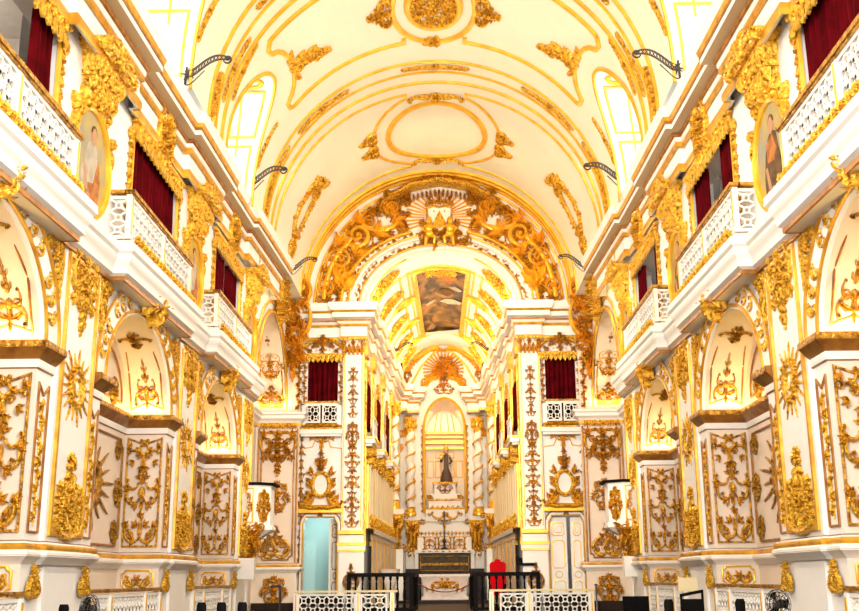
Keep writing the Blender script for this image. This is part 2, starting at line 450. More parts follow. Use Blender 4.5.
        struct(t.build('impost_necking', LATT, o))
        t = MB(); sweep(t, pth, [(.172, 4.47), (.18, 4.49), (.18, 4.54), (.172, 4.56)], w)
        struct(t.build('impost_lip', BRONZE, o))
    # ledge of the tall bay (faces the camera)
    t = MB()
    pth = [(0, 28.9), (-.88, 28.9), (-.88, 34.37), (.5, 34.37), (.5, 34.95)]
    sweep(t, pth, [(0, 6.35), (.04, 6.38), (.04, 6.48), (.1, 6.56), (.17, 6.6), (.17, 6.7), (.22, 6.74), (.22, 6.8), (0, 6.82)], w)
    struct(t.build('ledge', LATT, o))
    t = MB(); sweep(t, pth, [(.045, 6.39), (.055, 6.41), (.055, 6.46), (.045, 6.48)], w); struct(t.build('ledge_fillet', GOLDL, o))
    return o
def cornices(s):
    w = W(s)
    sh = lambda f: (lambda d, y, z: w(d, y, z + f(y)))
    m = MB(); sweep(m, slab_path(), SLAB, sh(zs))
    o = struct(m.build('trim_' + ('5' if s < 0 else '6'), LATT))
    for nm, pr, mt in (('brown_fillet', [(.07, 6.075), (.108, 6.072), (.108, 6.13), (.10, 6.145)], OLDGOLD), ('grey_edge', [(.272, 6.505), (.276, 6.53), (.272, 6.55)], WHITE)):
        t = MB(); sweep(t, slab_path(), pr, sh(zs)); struct(t.build(nm, mt, o))
    m = MB(); sweep(m, ent_path(), ENT, sh(ze))
    o = struct(m.build('trim_' + ('1' if s < 0 else '2'), WHITE))
    for nm, pr, mt in (('gilded_fillet', [(-.068, 9.20), (-.04, 9.25), (-.04, 9.34), (-.068, 9.38)], GOLDM), ('gilded_bead', [(-.07, 9.69), (-.02, 9.72), (-.02, 9.79), (-.03, 9.82)], GOLDM),
                       ('brown_bead', [(.005, 9.90), (.05, 9.915), (.06, 9.945), (.06, 9.995)], OLDGOLD), ('gilded_cyma', [(.285, 10.135), (.318, 10.155), (.328, 10.20), (.345, 10.225)], GOLDM), ('soffit_shade', [(.045, 9.979), (.275, 9.997)], SOFFIT_SHADE), ('brown_line', [(.282, 10.09), (.30, 10.095), (.30, 10.138), (.282, 10.145)], OLDGOLD)):  # soffit strip carries the cornice shade in its tan colour
        t = MB(); sweep(t, ent_path(), er(pr), sh(ze)); struct(t.build(nm, mt, o))
for s in (-1, 1):
    side_wall(s); cornices(s)

# tribune corridors behind the openings
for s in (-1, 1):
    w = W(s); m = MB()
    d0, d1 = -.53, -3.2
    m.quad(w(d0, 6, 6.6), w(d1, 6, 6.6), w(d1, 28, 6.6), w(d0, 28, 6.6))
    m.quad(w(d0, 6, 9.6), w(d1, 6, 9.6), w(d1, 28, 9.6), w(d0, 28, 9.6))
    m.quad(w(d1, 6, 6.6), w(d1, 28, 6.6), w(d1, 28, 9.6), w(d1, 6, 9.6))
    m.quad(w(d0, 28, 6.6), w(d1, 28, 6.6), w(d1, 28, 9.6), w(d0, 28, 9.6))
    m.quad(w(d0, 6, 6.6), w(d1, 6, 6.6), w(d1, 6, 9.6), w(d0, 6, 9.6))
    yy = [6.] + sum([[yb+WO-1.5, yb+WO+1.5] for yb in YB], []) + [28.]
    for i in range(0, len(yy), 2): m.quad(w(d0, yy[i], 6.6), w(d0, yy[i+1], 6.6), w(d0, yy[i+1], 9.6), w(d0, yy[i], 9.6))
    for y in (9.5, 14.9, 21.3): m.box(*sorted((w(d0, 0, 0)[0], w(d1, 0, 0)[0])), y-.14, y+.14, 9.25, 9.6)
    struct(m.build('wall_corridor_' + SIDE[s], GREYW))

# ---------------------------------------------------------------- floor
m = MB(); m.quad((-8, -8, FLOOR), (8, -8, FLOOR), (8, 60, FLOOR), (-8, 60, FLOOR))
struct(m.build('floor', FLOORM))

# ---------------------------------------------------------------- nave vault with lunettes
LUNY = [yb-1.3 for yb in YB]; LA, LH, LZ = 1.6, 2.6, 10.4
thA = math.acos((LZ+LH-ZC)/RV)
def lun_hw(th):
    z = ZC+RV*cos(th); q = 1-((z-LZ)/LH)**2
    return LA*sqrt(q) if q > 0 and z >= LZ-.3 else 0.
m = MB()
ths = [radians(90)-(radians(90)-thA)*i/22 for i in range(23)] + [thA-thA*i/18 for i in range(1, 19)]
for sg in (-1, 1):
    for t0, t1 in zip(ths, ths[1:]):
        h0, h1 = (lun_hw(t) if t <= radians(92.01) and t > thA+1e-4 else (LA if t > thA else 0) for t in (t0, t1))
        e0 = [6.]+sum([[c-h0, c+h0] for c in LUNY], [])+[F+.1]; e1 = [6.]+sum([[c-h1, c+h1] for c in LUNY], [])+[F+.1]
        for k in range(0, len(e0), 2):
            n = 4
            for q in range(n):
                f = lambda e, u: e[k]+(e[k+1]-e[k])*u
                m.quad(vpt(sg*t0, f(e0, q/n)), vpt(sg*t0, f(e0, (q+1)/n)), vpt(sg*t1, f(e1, (q+1)/n)), vpt(sg*t1, f(e1, q/n)))
for sg in (-1, 1): m.quad((sg*4.49, 30.7, 10.56), (sg*5.1, 30.7, 10.56), (sg*5.1, 35.1, 10.56), (sg*4.49, 35.1, 10.56))
ceil_o = struct(m.build('ceiling', CEIL, smooth=60))
nwin = 0
groin = MB()
for sg in (-1, 1):
    for c in LUNY:
        P = []
        for i in range(33):
            a = pi*i/32; z = LZ+LH*sin(a); z = max(z, LZ); y = c-LA*cos(a)
            x = sqrt(max(.01, RV*RV-(max(z, 10.4)-ZC)**2)); P.append((sg*x, y, z))
        m = MB(); m.grid([P, [(sg*5.6, y, z) for x, y, z in P]])
        m.poly([(sg*5.6, y, z) for x, y, z in P] + [(sg*5.6, c+LA, 10.3), (sg*5.6, c-LA, 10.3)])
        struct(m.build('lunette_vault', WHITE, ceil_o, smooth=60))
        nr = []
        for x, y, z in P:
            v = Vector((-x, 0, ZC-z)).normalized(); nr.append(tuple(v))
        band(groin, [(x*.995, y, z) for x, y, z in P], nr, .10, .05)
        g = MB()
        for k, (f, wd) in enumerate(((.45, .05),)):
            Q = [(sg*(abs(x)*(1-f)+5.5*f), y+(c-y)*.01, z-.015) for x, y, z in P[5:-5]]
            band(g, Q, [(0, (c-y)/LA, (LZ-z)/LH) for x, y, z in P[5:-5]], wd, .03)
        # framed panels and a small oval on the head of the cell
        def cp(i, kx, off=.012):
            x, y, z = P[i]; return (sg*(abs(x)*(1-kx)+5.5*kx), y+(c-y)*off, z-off)
        def cn(i): x, y, z = P[i]; return (0, (c-y)/LA, (LZ-z)/LH)
        for i0, i1, ka, kb in ((19, 25, .12, .72), (26, 31, .15, .8)):
            L_ = [(i, ka) for i in range(i0, i1+1)] + [(i1, (ka+kb)/2)] + [(i, kb-.12*(i0 < 20)*(i > i0+3)) for i in range(i1, i0-1, -1)]
            band(g, [cp(i, k) for i, k in L_], [cn(i) for i, k in L_], .06, .03, True)
        t_ = [cp(17, .3+.0*k) for k in range(1)]
        ov = [(17.2+1.0*sin(2*pi*k/14), .32+.16*cos(2*pi*k/14)) for k in range(14)]
        ip = lambda u, k: tuple(a_+(b_-a_)*(u-int(u)) for a_, b_ in zip(cp(int(u), k), cp(int(u)+1, k)))
        band(g, [ip(u, k) for u, k in ov], [cn(int(u)) for u, k in ov], .10, .05, True)
        struct(g.build('lunette_fillet', GOLDL, ceil_o))
        nwin += 1
        wn = MB(); hw, zt = 1.0, 12.0
        A = [(c-hw, 10.3)] + arch_pts(c, hw, .6, zt-.6, 12) + [(c+hw, 10.3)]
        wn.poly([(sg*5.57, y, z) for y, z in A]); wo = struct(wn.build('window_%d' % nwin, PANE))
        wn = MB(); band(wn, [(sg*5.56, y, z) for y, z in A], (-sg, 0, 0), .12, .06)
        wn.box(*sorted((sg*5.52, sg*5.56)), c-.025, c+.025, 10.3, zt); wn.box(*sorted((sg*5.52, sg*5.56)), c-hw, c+hw, 11.2, 11.25)
        struct(wn.build('window_frame', LATT, wo))
struct(groin.build('groin_moulding', GOLDL, ceil_o))

def vband(m, pts, w=.1, h=.05, closed=False, sub=6):
    """moulding on the vault through (angle in degrees, Y) points"""
    P = []; k = len(pts)
    for i in range(k if closed else k-1):
        a, b = pts[i], pts[(i+1) % k]
        n = max(1, int(abs(a[0]-b[0])/4))
        for q in range(n): P.append((a[0]+(b[0]-a[0])*q/n, a[1]+(b[1]-a[1])*q/n))
    if not closed: P.append(pts[-1])
    band(m, [vpt(radians(a), y) for a, y in P], [vnr(radians(a)) for a, y in P], w, h, closed)
def varc(ca, cy, ra, ry, t0, t1, n=14): return [(ca+ra*cos(radians(t0+(t1-t0)*i/n)), cy+ry*sin(radians(t0+(t1-t0)*i/n))) for i in range(n+1)]
RIBY = [14.0, 20.45, 26.95]
m = MB()
for yr in RIBY:
    for dy, wd in ((-.62, .10), (.0, .07), (.62, .12)):
        vband(m, [(-89.5, yr+dy), (89.5, yr+dy)], wd, .06)
for i, yb in enumerate(YB):
    yc = yb-.93; ln = 1.72
    R_ = [(54, yc-ln-.1)] + [(-54, yc-ln-.1), (-55.5, yc-ln+.15)] + varc(-57, yc-.0, 8.2, 1.35, -75, 75, 8) + [(-54.5, yc+ln-.1), (-53, yc+ln)]
    vband(m, R_[0:], .12, .07)
    L_ = [(53, yc+ln)] + [(54.5, yc+ln-.1)] + [(-a, y) for a, y in reversed(varc(-57, yc, 8.2, 1.35, -75, 75, 8))] + [(55.5, yc-ln+.15), (54, yc-ln-.1)]
    vband(m, L_, .12, .07)
    for sg in (-1, 1): vband(m, [(sg*53, yc+ln), (sg*10, yc+ln)] + [(sg*10, yc+ln-.25)], .12, .07)
    vband(m, varc(0, yc+.05, 13, 1.72, 0, 360, 40)[:-1], .14, .09, True)
# last bay
y0, y1 = 28.2, 33.65
for sg in (-1, 1):
    vband(m, [(sg*89.5, y0), (sg*11, y0)] + [(sg*11, y0+.25)] + [(sg*(a), y) for a, y in varc(0, 30.95, 26, 2.75, -62, 62, 14)] + [(sg*11, y1-.25), (sg*11, y1), (sg*89.5, y1)], .09, .06)
vband(m, varc(0, 30.95, 19.5, 2.05, 0, 360, 40)[:-1], .17, .10, True)
for yy, wd in ((34.3, .12), (34.62, .18), (34.95, .12)): vband(m, [(-89.5, yy), (89.5, yy)], wd, .09)
struct(m.build('ceiling_moulding', GOLDL, ceil_o))
# ---------------------------------------------------------------- end wall with the chancel arch
XC = .07
FB = 52.0                                              # altar wall
def CX(s): return lambda x, y, z: (XC - s*x, y, z)     # x negative = this side's outward; s=-1 left, +1 right
CA, CH = 2.58, 1.95                                    # chancel arch opening
DX0, DX1, DZ = 3.36, 4.48, 3.52                        # doors
WX0, WX1, WZ0, WZ1 = 3.42, 4.42, 6.55, 8.70            # tribune openings
m = MB()
for sg in (-1, 1):
    q = lambda a, b, z0, z1, y=F: m.quad((XC+sg*a, y, z0), (XC+sg*b, y, z0), (XC+sg*b, y, z1), (XC+sg*a, y, z1))
    q(CA, DX0, FLOOR, 10.5); q(DX1, 5.3, FLOOR, 10.5); q(DX0, WX0, DZ, 10.5); q(WX1, DX1, DZ, 10.5)
    q(WX0, WX1, DZ, WZ0); q(WX0, WX1, WZ1, 10.5)
    for x in (DX0, DX1): m.quad((XC+sg*x, F, FLOOR), (XC+sg*x, F+.5, FLOOR), (XC+sg*x, F+.5, DZ), (XC+sg*x, F, DZ))
    m.quad((XC+sg*DX0, F, DZ), (XC+sg*DX1, F, DZ), (XC+sg*DX1, F+.5, DZ), (XC+sg*DX0, F+.5, DZ))
    for x in (WX0, WX1): m.quad((XC+sg*x, F, WZ0), (XC+sg*x, F+.5, WZ0), (XC+sg*x, F+.5, WZ1), (XC+sg*x, F, WZ1))
    m.quad((XC+sg*WX0, F, WZ1), (XC+sg*WX1, F, WZ1), (XC+sg*WX1, F+.5, WZ1), (XC+sg*WX0, F+.5, WZ1))
n = 40
for i in range(n):
    a0, a1 = pi*i/n, pi*(i+1)/n
    o = lambda a: (4.7*cos(a), F, 10.5+4.75*sin(a)); p = lambda a: (XC+CA*cos(a), F, 10.5+CH*sin(a))
    m.quad(o(a0), o(a1), p(a1), p(a0))
    pb = lambda a: (XC+CA*cos(a), F+.35, 10.5+CH*sin(a))
    m.quad(p(a0), p(a1), pb(a1), pb(a0))
wall_front = struct(m.build('wall_front', WHITE))
# pilasters of the chancel arch
m = MB(); g = MB()
for sg in (-1, 1):
    xa, xb = sorted((XC+sg*2.56, XC+sg*3.24))
    m.box(xa, xb, F-.16, F, 3.1, 9.35)
    m.box(xa-.06, xb+.06, F-.22, F, FLOOR, 2.5); m.box(xa-.1, xb+.1, F-.26, F, 2.5, 2.62); m.box(xa-.05, xb+.05, F-.2, F, 2.62, 2.95)
    g.box(xa-.12, xb+.12, F-.28, F, 2.62, 2.72); g.box(xa-.07, xb+.07, F-.24, F, 2.98, 3.1)
    g.box(xa-.1, xb+.1, F-.26, F, 2.44, 2.5)
    for x in (xa+.05, xb-.05): band(g, [(x, F-.162, 3.2), (x, F-.162, 8.75)], (0, -1, 0), .04, .03)
struct(m.build('chancel_pilaster', LATT, wall_front)); struct(g.build('pilaster_fillet', GOLDL, wall_front))
# arch mouldings on the tympanum
m = MB(); g = MB()
def tarc(a, h, y=F-.01, n=40): return [(XC+a*cos(pi-pi*i/n), y, 10.52+h*sin(pi*i/n)) for i in range(n+1)]
for a, h, wd in ((2.62, 1.98, .10), (3.0, 2.36, .10)): band(m, tarc(a, h), (0, -1, 0), wd, .1)
for a, h, wd in ((2.74, 2.10, .05), (3.12, 2.48, .06), (4.25, 4.32, .07)): band(g, tarc(a, h), (0, -1, 0), wd, .07)
struct(m.build('arch_rim', LATT, wall_front))
t = MB(); R = random.Random(61)
for a, h, sz in ((2.83, 2.19, .15), (3.2, 2.58, .14)):
    for k in range(46):
        an = pi*(k+.5)/46; x, z = XC+a*cos(an), 10.52+h*sin(an)
        spray(t, x, z, an+R.choice((.4, 2.7)), sz, .06, 2, 1.2)
        if k % 3 == 0: rosette(t, x, z, sz*.55, 5, .08)
t.v = [(x, y+F-.02, z) for x, y, z in t.v]; struct(t.build('arch_carving', GOLD, wall_front)); struct(g.build('arch_fillet', GOLDL, wall_front))
# entablature running from the end wall into the chancel
EPR = [(0, 9.28), (.05, 9.3), (.05, 9.42), (.03, 9.43), (.03, 9.72), (.08, 9.75), (.08, 9.82), (.16, 9.9), (.16, 9.97), (.30, 10.02), (.30, 10.18), (.36, 10.26), (.42, 10.38), (.42, 10.5), (-.2, 10.52)]
EPATH = [(-5.2, F), (-3.3, F), (-3.3, F-.16), (-2.5, F-.16), (-2.5, F+.4), (-2.6, F+.4), (-2.53, 37.6), (-2.43, 37.6), (-2.39, 38.5), (-2.49, 38.5), (-2.43, 41.4), (-2.33, 41.4), (-2.3, 42.3), (-2.4, 42.3), (-2.33, 45.3), (-2.2, 45.3), (-2.16, 47.), (-2.26, 47.), (-2.1, 50.5), (-1.75, 50.5), (-1.75, 51.2), (-1.2, 51.2), (-1.2, 51.9)]
def cw(y): return -2.62+.55*(y-35)/17                  # chancel side wall (x for the left side)
for s in (-1, 1):
    w = CX(s); t = MB(); sweep(t, EPATH, EPR, w)
    o = struct(t.build('trim_%d' % (7 if s < 0 else 8), LATT))
    for nm, pr, mt in (('gilded_fillet', [(.055, 9.31), (.07, 9.34), (.055, 9.41)], GOLDM), ('gilded_bead', [(.085, 9.74), (.11, 9.79), (.085, 9.84)], GOLDM), ('brown_line', [(.165, 9.9), (.175, 9.93), (.165, 9.965)], OLDGOLD), ('gilded_line', [(.305, 10.17), (.34, 10.2), (.36, 10.24)], GOLDM)):
        t = MB(); sweep(t, EPATH, pr, w); struct(t.build(nm, mt, o))
    # chancel side wall with tribune openings
    TY = [36.5, 40.1, 44.0]; m = MB(); hw = .72
    yy = [35.3] + sum([[y-hw, y+hw] for y in TY], []) + [FB]
    pw = lambda y, z, e=0: w(cw(y)-e, y, z)
    for i in range(len(yy)-1):
        a, b = yy[i], yy[i+1]
        if i % 2 == 0: m.quad(pw(a, FLOOR), pw(b, FLOOR), pw(b, 10.5), pw(a, 10.5))
        else:
            m.quad(pw(a, FLOOR), pw(b, FLOOR), pw(b, 6.5), pw(a, 6.5)); m.quad(pw(a, 8.05), pw(b, 8.05), pw(b, 10.5), pw(a, 10.5))
            for y in (a, b): m.quad(pw(y, 6.5), pw(y, 6.5, .3), pw(y, 8.05, .3), pw(y, 8.05))
    o = struct(m.build('wall_chancel_' + SIDE[s], WHITE))
    g = MB()
    for y in (35.45, 38.05, 41.85, 46.1, 48.9):         # pilasters
        for dy in (-.33, .33):
            band(g, [w(cw(y+dy)+.02, y+dy, 2.9), w(cw(y+dy)+.02, y+dy, 9.2)], (s*-1, 0, 0), .07, .06)
        g.box(*sorted((w(cw(y)-.1, 0, 0)[0], w(cw(y)+.16, 0, 0)[0])), y-.42, y+.42, 8.8, 9.28)
        g.box(*sorted((w(cw(y)-.1, 0, 0)[0], w(cw(y)+.14, 0, 0)[0])), y-.42, y+.42, 2.7, 2.85)
    struct(g.build('pilaster_fillet', GOLDM, o))
# chancel vault
def cv(t, y, h=0.):
    a = -cw(y)-.02-h; return (XC+a*cos(t), y, 10.45+(2.3-h)*sin(t))
m = MB(); ys = [F+.3+(FB-F-.3)*i/12 for i in range(13)]
m.grid([[cv(pi*i/30, y) for i in range(31)] for y in ys])
cc = struct(m.build('ceiling_chancel', WHITE, smooth=60))
g = MB()
def cband(pts, w_, h_):
    P = []; 
    for a, b in zip(pts, pts[1:]):
        n = max(1, int(abs(a[0]-b[0])/6)); P += [(a[0]+(b[0]-a[0])*q/n, a[1]+(b[1]-a[1])*q/n) for q in range(n)]
    P.append(pts[-1]); band(g, [cv(radians(t), y) for t, y in P], [(-cos(radians(t)), 0, -sin(radians(t))) for t, y in P], w_, h_)
for y in (36.2, 38.0, 41.7, 45.3, 48.7, 51.2): cband([(0, y), (62, y)], .10, .05); cband([(180, y), (118, y)], .10, .05)
for y in (37.9, 48.9): cband([(60, y), (120, y)], .12, .07)
for t in (52, 60, 64, 116, 120, 128): cband([(t, 37.8), (t, 49.)], .07 if t in (60, 120) else .08, .06)
for t in (18, 162): cband([(t, 36), (t, 51)], .08, .05)
struct(g.build('ceiling_moulding', GOLDL, cc))

# ---------------------------------------------------------------- ceiling painting above the chancel
root = empty('ceiling_painting', (XC, 43.4, 12.7), 0, 'dark stormy painting with gilt frame set in the chancel vault', 'painting')
PAINT = bpy.data.materials.new('painted_scene'); PAINT.use_nodes = True
nt = PAINT.node_tree; b = nt.nodes['Principled BSDF']; b.inputs['Roughness'].default_value = .6
tc = nt.nodes.new('ShaderNodeTexCoord'); mp = nt.nodes.new('ShaderNodeMapping'); mp.inputs['Scale'].default_value = (.9, .42, 1)
n1 = nt.nodes.new('ShaderNodeTexNoise'); n1.inputs['Scale'].default_value = 1.7; n1.inputs['Detail'].default_value = 8; n1.inputs['Distortion'].default_value = 1.1
cr = nt.nodes.new('ShaderNodeValToRGB'); e = cr.color_ramp
e.elements[0].position = .30; e.elements[0].color = (.02, .011, .005, 1); e.elements[1].position = .80; e.elements[1].color = (.30, .26, .20, 1)
for p_, c_ in ((.42, (.07, .035, .012, 1)), (.52, (.20, .10, .02, 1)), (.60, (.36, .15, .02, 1)), (.68, (.14, .11, .07, 1))):
    q = e.elements.new(p_); q.color = c_
nt.links.new(tc.outputs['Object'], mp.inputs['Vector']); nt.links.new(mp.outputs['Vector'], n1.inputs['Vector'])
nt.links.new(n1.outputs['Fac'], cr.inputs['Fac']); nt.links.new(cr.outputs['Color'], b.inputs['Base Color'])
m = MB()
def pcv(t, y, h): x, yy, z = cv(t, y, h); return (x-XC, yy-43.4, z-12.7)
m.grid([[pcv(radians(66+48*i/10), 38.1+10.6*j/10, .03) for i in range(11)] for j in range(11)])
m.build('canvas', PAINT, root, smooth=60)
g = MB()
P = [(66, 38.1)] + [(66, 48.7)] + [(114, 48.7), (114, 38.1)]
Q = []
for a, bb in zip(P, P[1:]+P[:1]):
    k = 8; Q += [(a[0]+(bb[0]-a[0])*i/k, a[1]+(bb[1]-a[1])*i/k) for i in range(k)]
band(g, [pcv(radians(t), y, .02) for t, y in Q], [(-cos(radians(t)), 0, -sin(radians(t))) for t, y in Q], .16, .12, True)
g.build('frame', GOLDL, root)
R = random.Random(5)
g = MB(lambda v: pcv(radians(90+v[0]*24), 38.2+v[2], .05-v[1]))
g.sym = True
for i in range(12): leaf(g, R.uniform(0, .45), R.uniform(0, .5), R.uniform(0, 3), .3, .12, .12, R.uniform(-1, 1)); boss(g, R.uniform(0, .5), R.uniform(0, .7), .06, .14, 6)
g.build('crest', GOLD, root)
# pale sea and figures painted on it
figs = [(PWHITE, [(-.1, 4.9), (.35, 5.3), (.9, 5.0), (1.0, 4.6), (.5, 4.4), (.15, 4.5)]), (mat('painted_grey_sea', (.36, .42, .42), .6), [(-1., .8+9.2), (1., 9.4), (1., 10.4), (-1., 10.4)]), (PWHITE, [(.3, 2.6), (.8, 3.1), (.95, 2.8), (.6, 2.4)]), (PBROWN, [(-.2, 3.5), (.3, 4.1), (.6, 3.4), (.3, 2.9), (0, 3.0)]), (PORANGE, [(-.3, 1.), (.4, 2.2), (.7, 1.2), (.3, .6)]), (PWHITE, [(-.7, 5.4), (-.4, 5.0), (-.25, 4.5), (-.5, 4.7), (-.75, 5.1)])]
for mt, pts in figs:
    t = MB(); t.poly([pcv(radians(90-x*22), 38.1+y, .06) for x, y in pts]); t.build('painted_shape', mt, root)

# ---------------------------------------------------------------- altar wall and niche
NX, NZ, NA = .13, 8.55, .95
m = MB(); n = 24
ap = [(NX+NA*cos(pi-pi*i/n), NZ+1.5*sin(pi*i/n)) for i in range(n+1)]
m.quad((-2.4, FB, FLOOR), (NX-NA, FB, FLOOR), (NX-NA, FB, NZ), (-2.4, FB, NZ)); m.quad((NX+NA, FB, FLOOR), (2.5, FB, FLOOR), (2.5, FB, NZ), (NX+NA, FB, NZ))
m.quad((NX-NA, FB, FLOOR), (NX+NA, FB, FLOOR), (NX+NA, FB, 4.2), (NX-NA, FB, 4.2))
top = 13.2
m.quad((-2.4, FB, NZ), (NX-NA, FB, NZ), (NX-NA, FB, top), (-2.4, FB, top)); m.quad((NX+NA, FB, NZ), (2.5, FB, NZ), (2.5, FB, top), (NX+NA, FB, top))
for (x0, z0), (x1, z1) in zip(ap, ap[1:]): m.quad((x0, FB, z0), (x1, FB, z1), (x1, FB, top), (x0, FB, top))
wall_back = struct(m.build('wall_back', WHITE))
m = MB()
m.grid([[(NX+NA*cos(a), y, z) for a, y, z in [(pi, FB, 4.2), (pi, FB, NZ)]] ]+[[(NX+NA*cos(pi), FB+1.2, z) for z in (4.2, NZ)]]+[[(NX+NA, FB+1.2, z) for z in (4.2, NZ)]]+[[(NX+NA, FB, z) for z in (4.2, NZ)]])
m.grid([[(x, FB, z) for x, z in ap], [(NX+(x-NX)*.9, FB+1.2, NZ+(z-NZ)*.75) for x, z in ap]])
m.poly([(NX+(x-NX)*.9, FB+1.2, NZ+(z-NZ)*.75) for x, z in ap]); m.quad((NX-NA, FB, 4.2), (NX+NA, FB, 4.2), (NX+NA, FB+1.2, 4.2), (NX-NA, FB+1.2, 4.2))
struct(m.build('niche', PEACH, wall_back))
g = MB()
band(g, [(NX-NA-.04, FB-.01, 4.6)]+[(NX+(x-NX)*1.05, FB-.01, NZ+(z-NZ)*1.04) for x, z in ap]+[(NX+NA+.04, FB-.01, 4.6)], (0, -1, 0), .13, .12)
for sx in (-1, 1):
    band(g, [(NX+sx*.2, FB-.03, 12.0), (NX+sx*.55, FB-.03, 11.2), (NX+sx*1.15, FB-.03, 10.3), (NX+sx*1.6, FB-.03, 9.75)], (0, -1, 0), .13, .1)
    band(g, [(NX+sx*.25, FB-.03, 12.6), (NX+sx*1.1, FB-.03, 11.7), (NX+sx*1.75, FB-.03, 10.5)], (0, -1, 0), .1, .1)
for z, h_ in ((8.5, .10), (8.02, .14), (7.75, .10), (8.3, .06)): g.box(NX-NA*.98, NX+NA*.98, FB+.9, FB+1.15, z, z+h_)
for x0, x1, z0, z1 in ((-.85, -.55, 6.4, 7.2), (.55, .85, 6.4, 7.2), (-.45, -.2, 6.4, 7.2), (.2, .45, 6.4, 7.2), (-.45, .45, 7.35, 7.65)):
    band(g, [(NX+x, FB+1.18, z) for x, z in rect(x0, x1, z0, z1)], (0, -1, 0), .05, .04, True)
for x in (-.5, -.2, .2, .5): band(g, [(NX+x, FB+1.18, 8.62), (NX+x*.7, FB+1.18, 9.5)], (0, -1, 0), .05, .04)
struct(g.build('gilded_moulding', GOLDL, wall_back))
# ---------------------------------------------------------------- shared carving meshes (ornament plane, origin given in comments)
def o_pendant():                                       # origin top centre, hangs 1.05
    m = MB(); sym_orn(m, 11, .40, .62, lambda t: .55+.45*t, 3, -.72, .12)
    shell(m, 0, -.08, pi/2, .17, 7, 2.4, .15)
    m.sym = True
    cscroll(m, (.06, -.02), (.40, -.10), .35, .035, .13); cscroll(m, (.43, -.1), (.36, -.5), .3, .035, .13); spray(m, .36, -.05, .6, .2, .12); spray(m, .36, -.55, -1.4, .2, .12)
    for z, x in ((-.2, .16), (-.38, .22), (-.55, .12)): spray(m, x, z, -1.2, .18, .14, 3, .5)
    m.sym = False
    for z, r in ((-.25, .12), (-.45, .11), (-.62, .1)): rosette(m, 0, z, r, 6, .17)
    for z in (-.72, -.84): spray(m, 0, z, -pi/2, .2, .12, 3, .45)
    boss(m, 0, -.90, .06, .14); boss(m, -.04, -.99, .045, .1, 6); boss(m, .04, -1.0, .045, .1, 6); boss(m, 0, -1.07, .04, .08, 6)
    return m
def o_pedestal():                                      # origin bottom centre, 1.08 tall
    m = MB(); m.sym = True
    strand(m, [(0, -.06), (.2, -.04), (.34, .0), (.44, .10), (.46, .16)], [.05, .05, .05, .045, .03], .16)
    for z in (.14, .24, .34, .44): scroll(m, .36-.02*z, z, .062, -pi/2, 1, 1.3, .03, .16); spray(m, .40-.02*z, z, .6, .1, .12, 2)
    cscroll(m, (.32, .06), (.16, .46), -.25, .035, .14); cscroll(m, (.20, .5), (.05, .68), -.4, .03, .13)
    spray(m, .33, .5, 1.5, .18, .14); spray(m, .12, .12, .8, .2, .12); spray(m, .1, .3, .9, .18, .14); scroll(m, .17, .12, .07, 0, -1, 1.4, .025, .14); spray(m, .06, .7, .6, .14, .12, 2)
    boss(m, .18, .3, .035, .15, 6); m.sym = False
    shell(m, 0, .14, -pi/2, .14, 5, 2.2, .16)
    for z, r in ((.28, .09), (.42, .08), (.55, .07)): rosette(m, 0, z, r, 6, .18)
    leaf(m, 0, .5, pi/2, .34, .09, .15); boss(m, 0, .72, .05, .17)
    rosette(m, 0, .92, .12, 7, .15); boss(m, 0, .95, .075, .2)
    for x, z in ((-.08, 1.0), (.08, 1.0), (0, 1.05), (-.09, .88), (.09, .88)): boss(m, x, z, .045, .14, 6)
    return m
def o_sun():                                           # origin centre
    m = MB()
    for i in range(18):
        a = 2*pi*i/18+.08; L = .56 if i % 2 == 0 else .48
        strand(m, [(cos(a)*.22, sin(a)*.22), (cos(a)*(L*.8)*.9, sin(a)*(L*.8)), (cos(a)*L*.92, sin(a)*L)], [.022, .019, .008], [.05, .045, .03])
    strand(m, [(cos(2*pi*i/28)*.19, sin(2*pi*i/28)*.24) for i in range(29)], .042, .10)
    for i in range(14):
        a = 2*pi*i/14; boss(m, cos(a)*.215, sin(a)*.27, .032, .11, 6); spray(m, cos(a)*.19, sin(a)*.24, a+.5, .1, .09, 2)
    strand(m, [(cos(2*pi*i/20)*.09, sin(2*pi*i/20)*.13) for i in range(21)], .018, .08)
    return m
def o_sun_plate():
    m = MB(); m.poly([(cos(2*pi*i/20)*.2, -.02, sin(2*pi*i/20)*.25) for i in range(20)]); boss(m, 0, 0, .05, .07, 8, 1.6); return m
def o_strip(L, w, seed):                               # origin bottom centre
    m = MB(); n = max(5, int(L/.17)); R = random.Random(seed)
    strand(m, [(w*.25*sin(pi*k/2), L*k/(2*n)) for k in range(2*n+1)], .011, .04)
    for i in range(n):
        z = L*(i+.5)/n; sg = 1 if i % 2 else -1; st = L/n
        scroll(m, sg*w*.5, z, min(w*.42, st*.42), R.uniform(0, 6), sg, 1.2, w*.13, .05)
        spray(m, 0, z, pi/2-sg*.9, st*.75, .06, 3, .6); spray(m, 0, z+st*.3, pi/2+sg*.8, st*.6, .05, 2, .6)
        if i % 3 == 1: rosette(m, 0, z, w*.42, 6, .08)
    return m
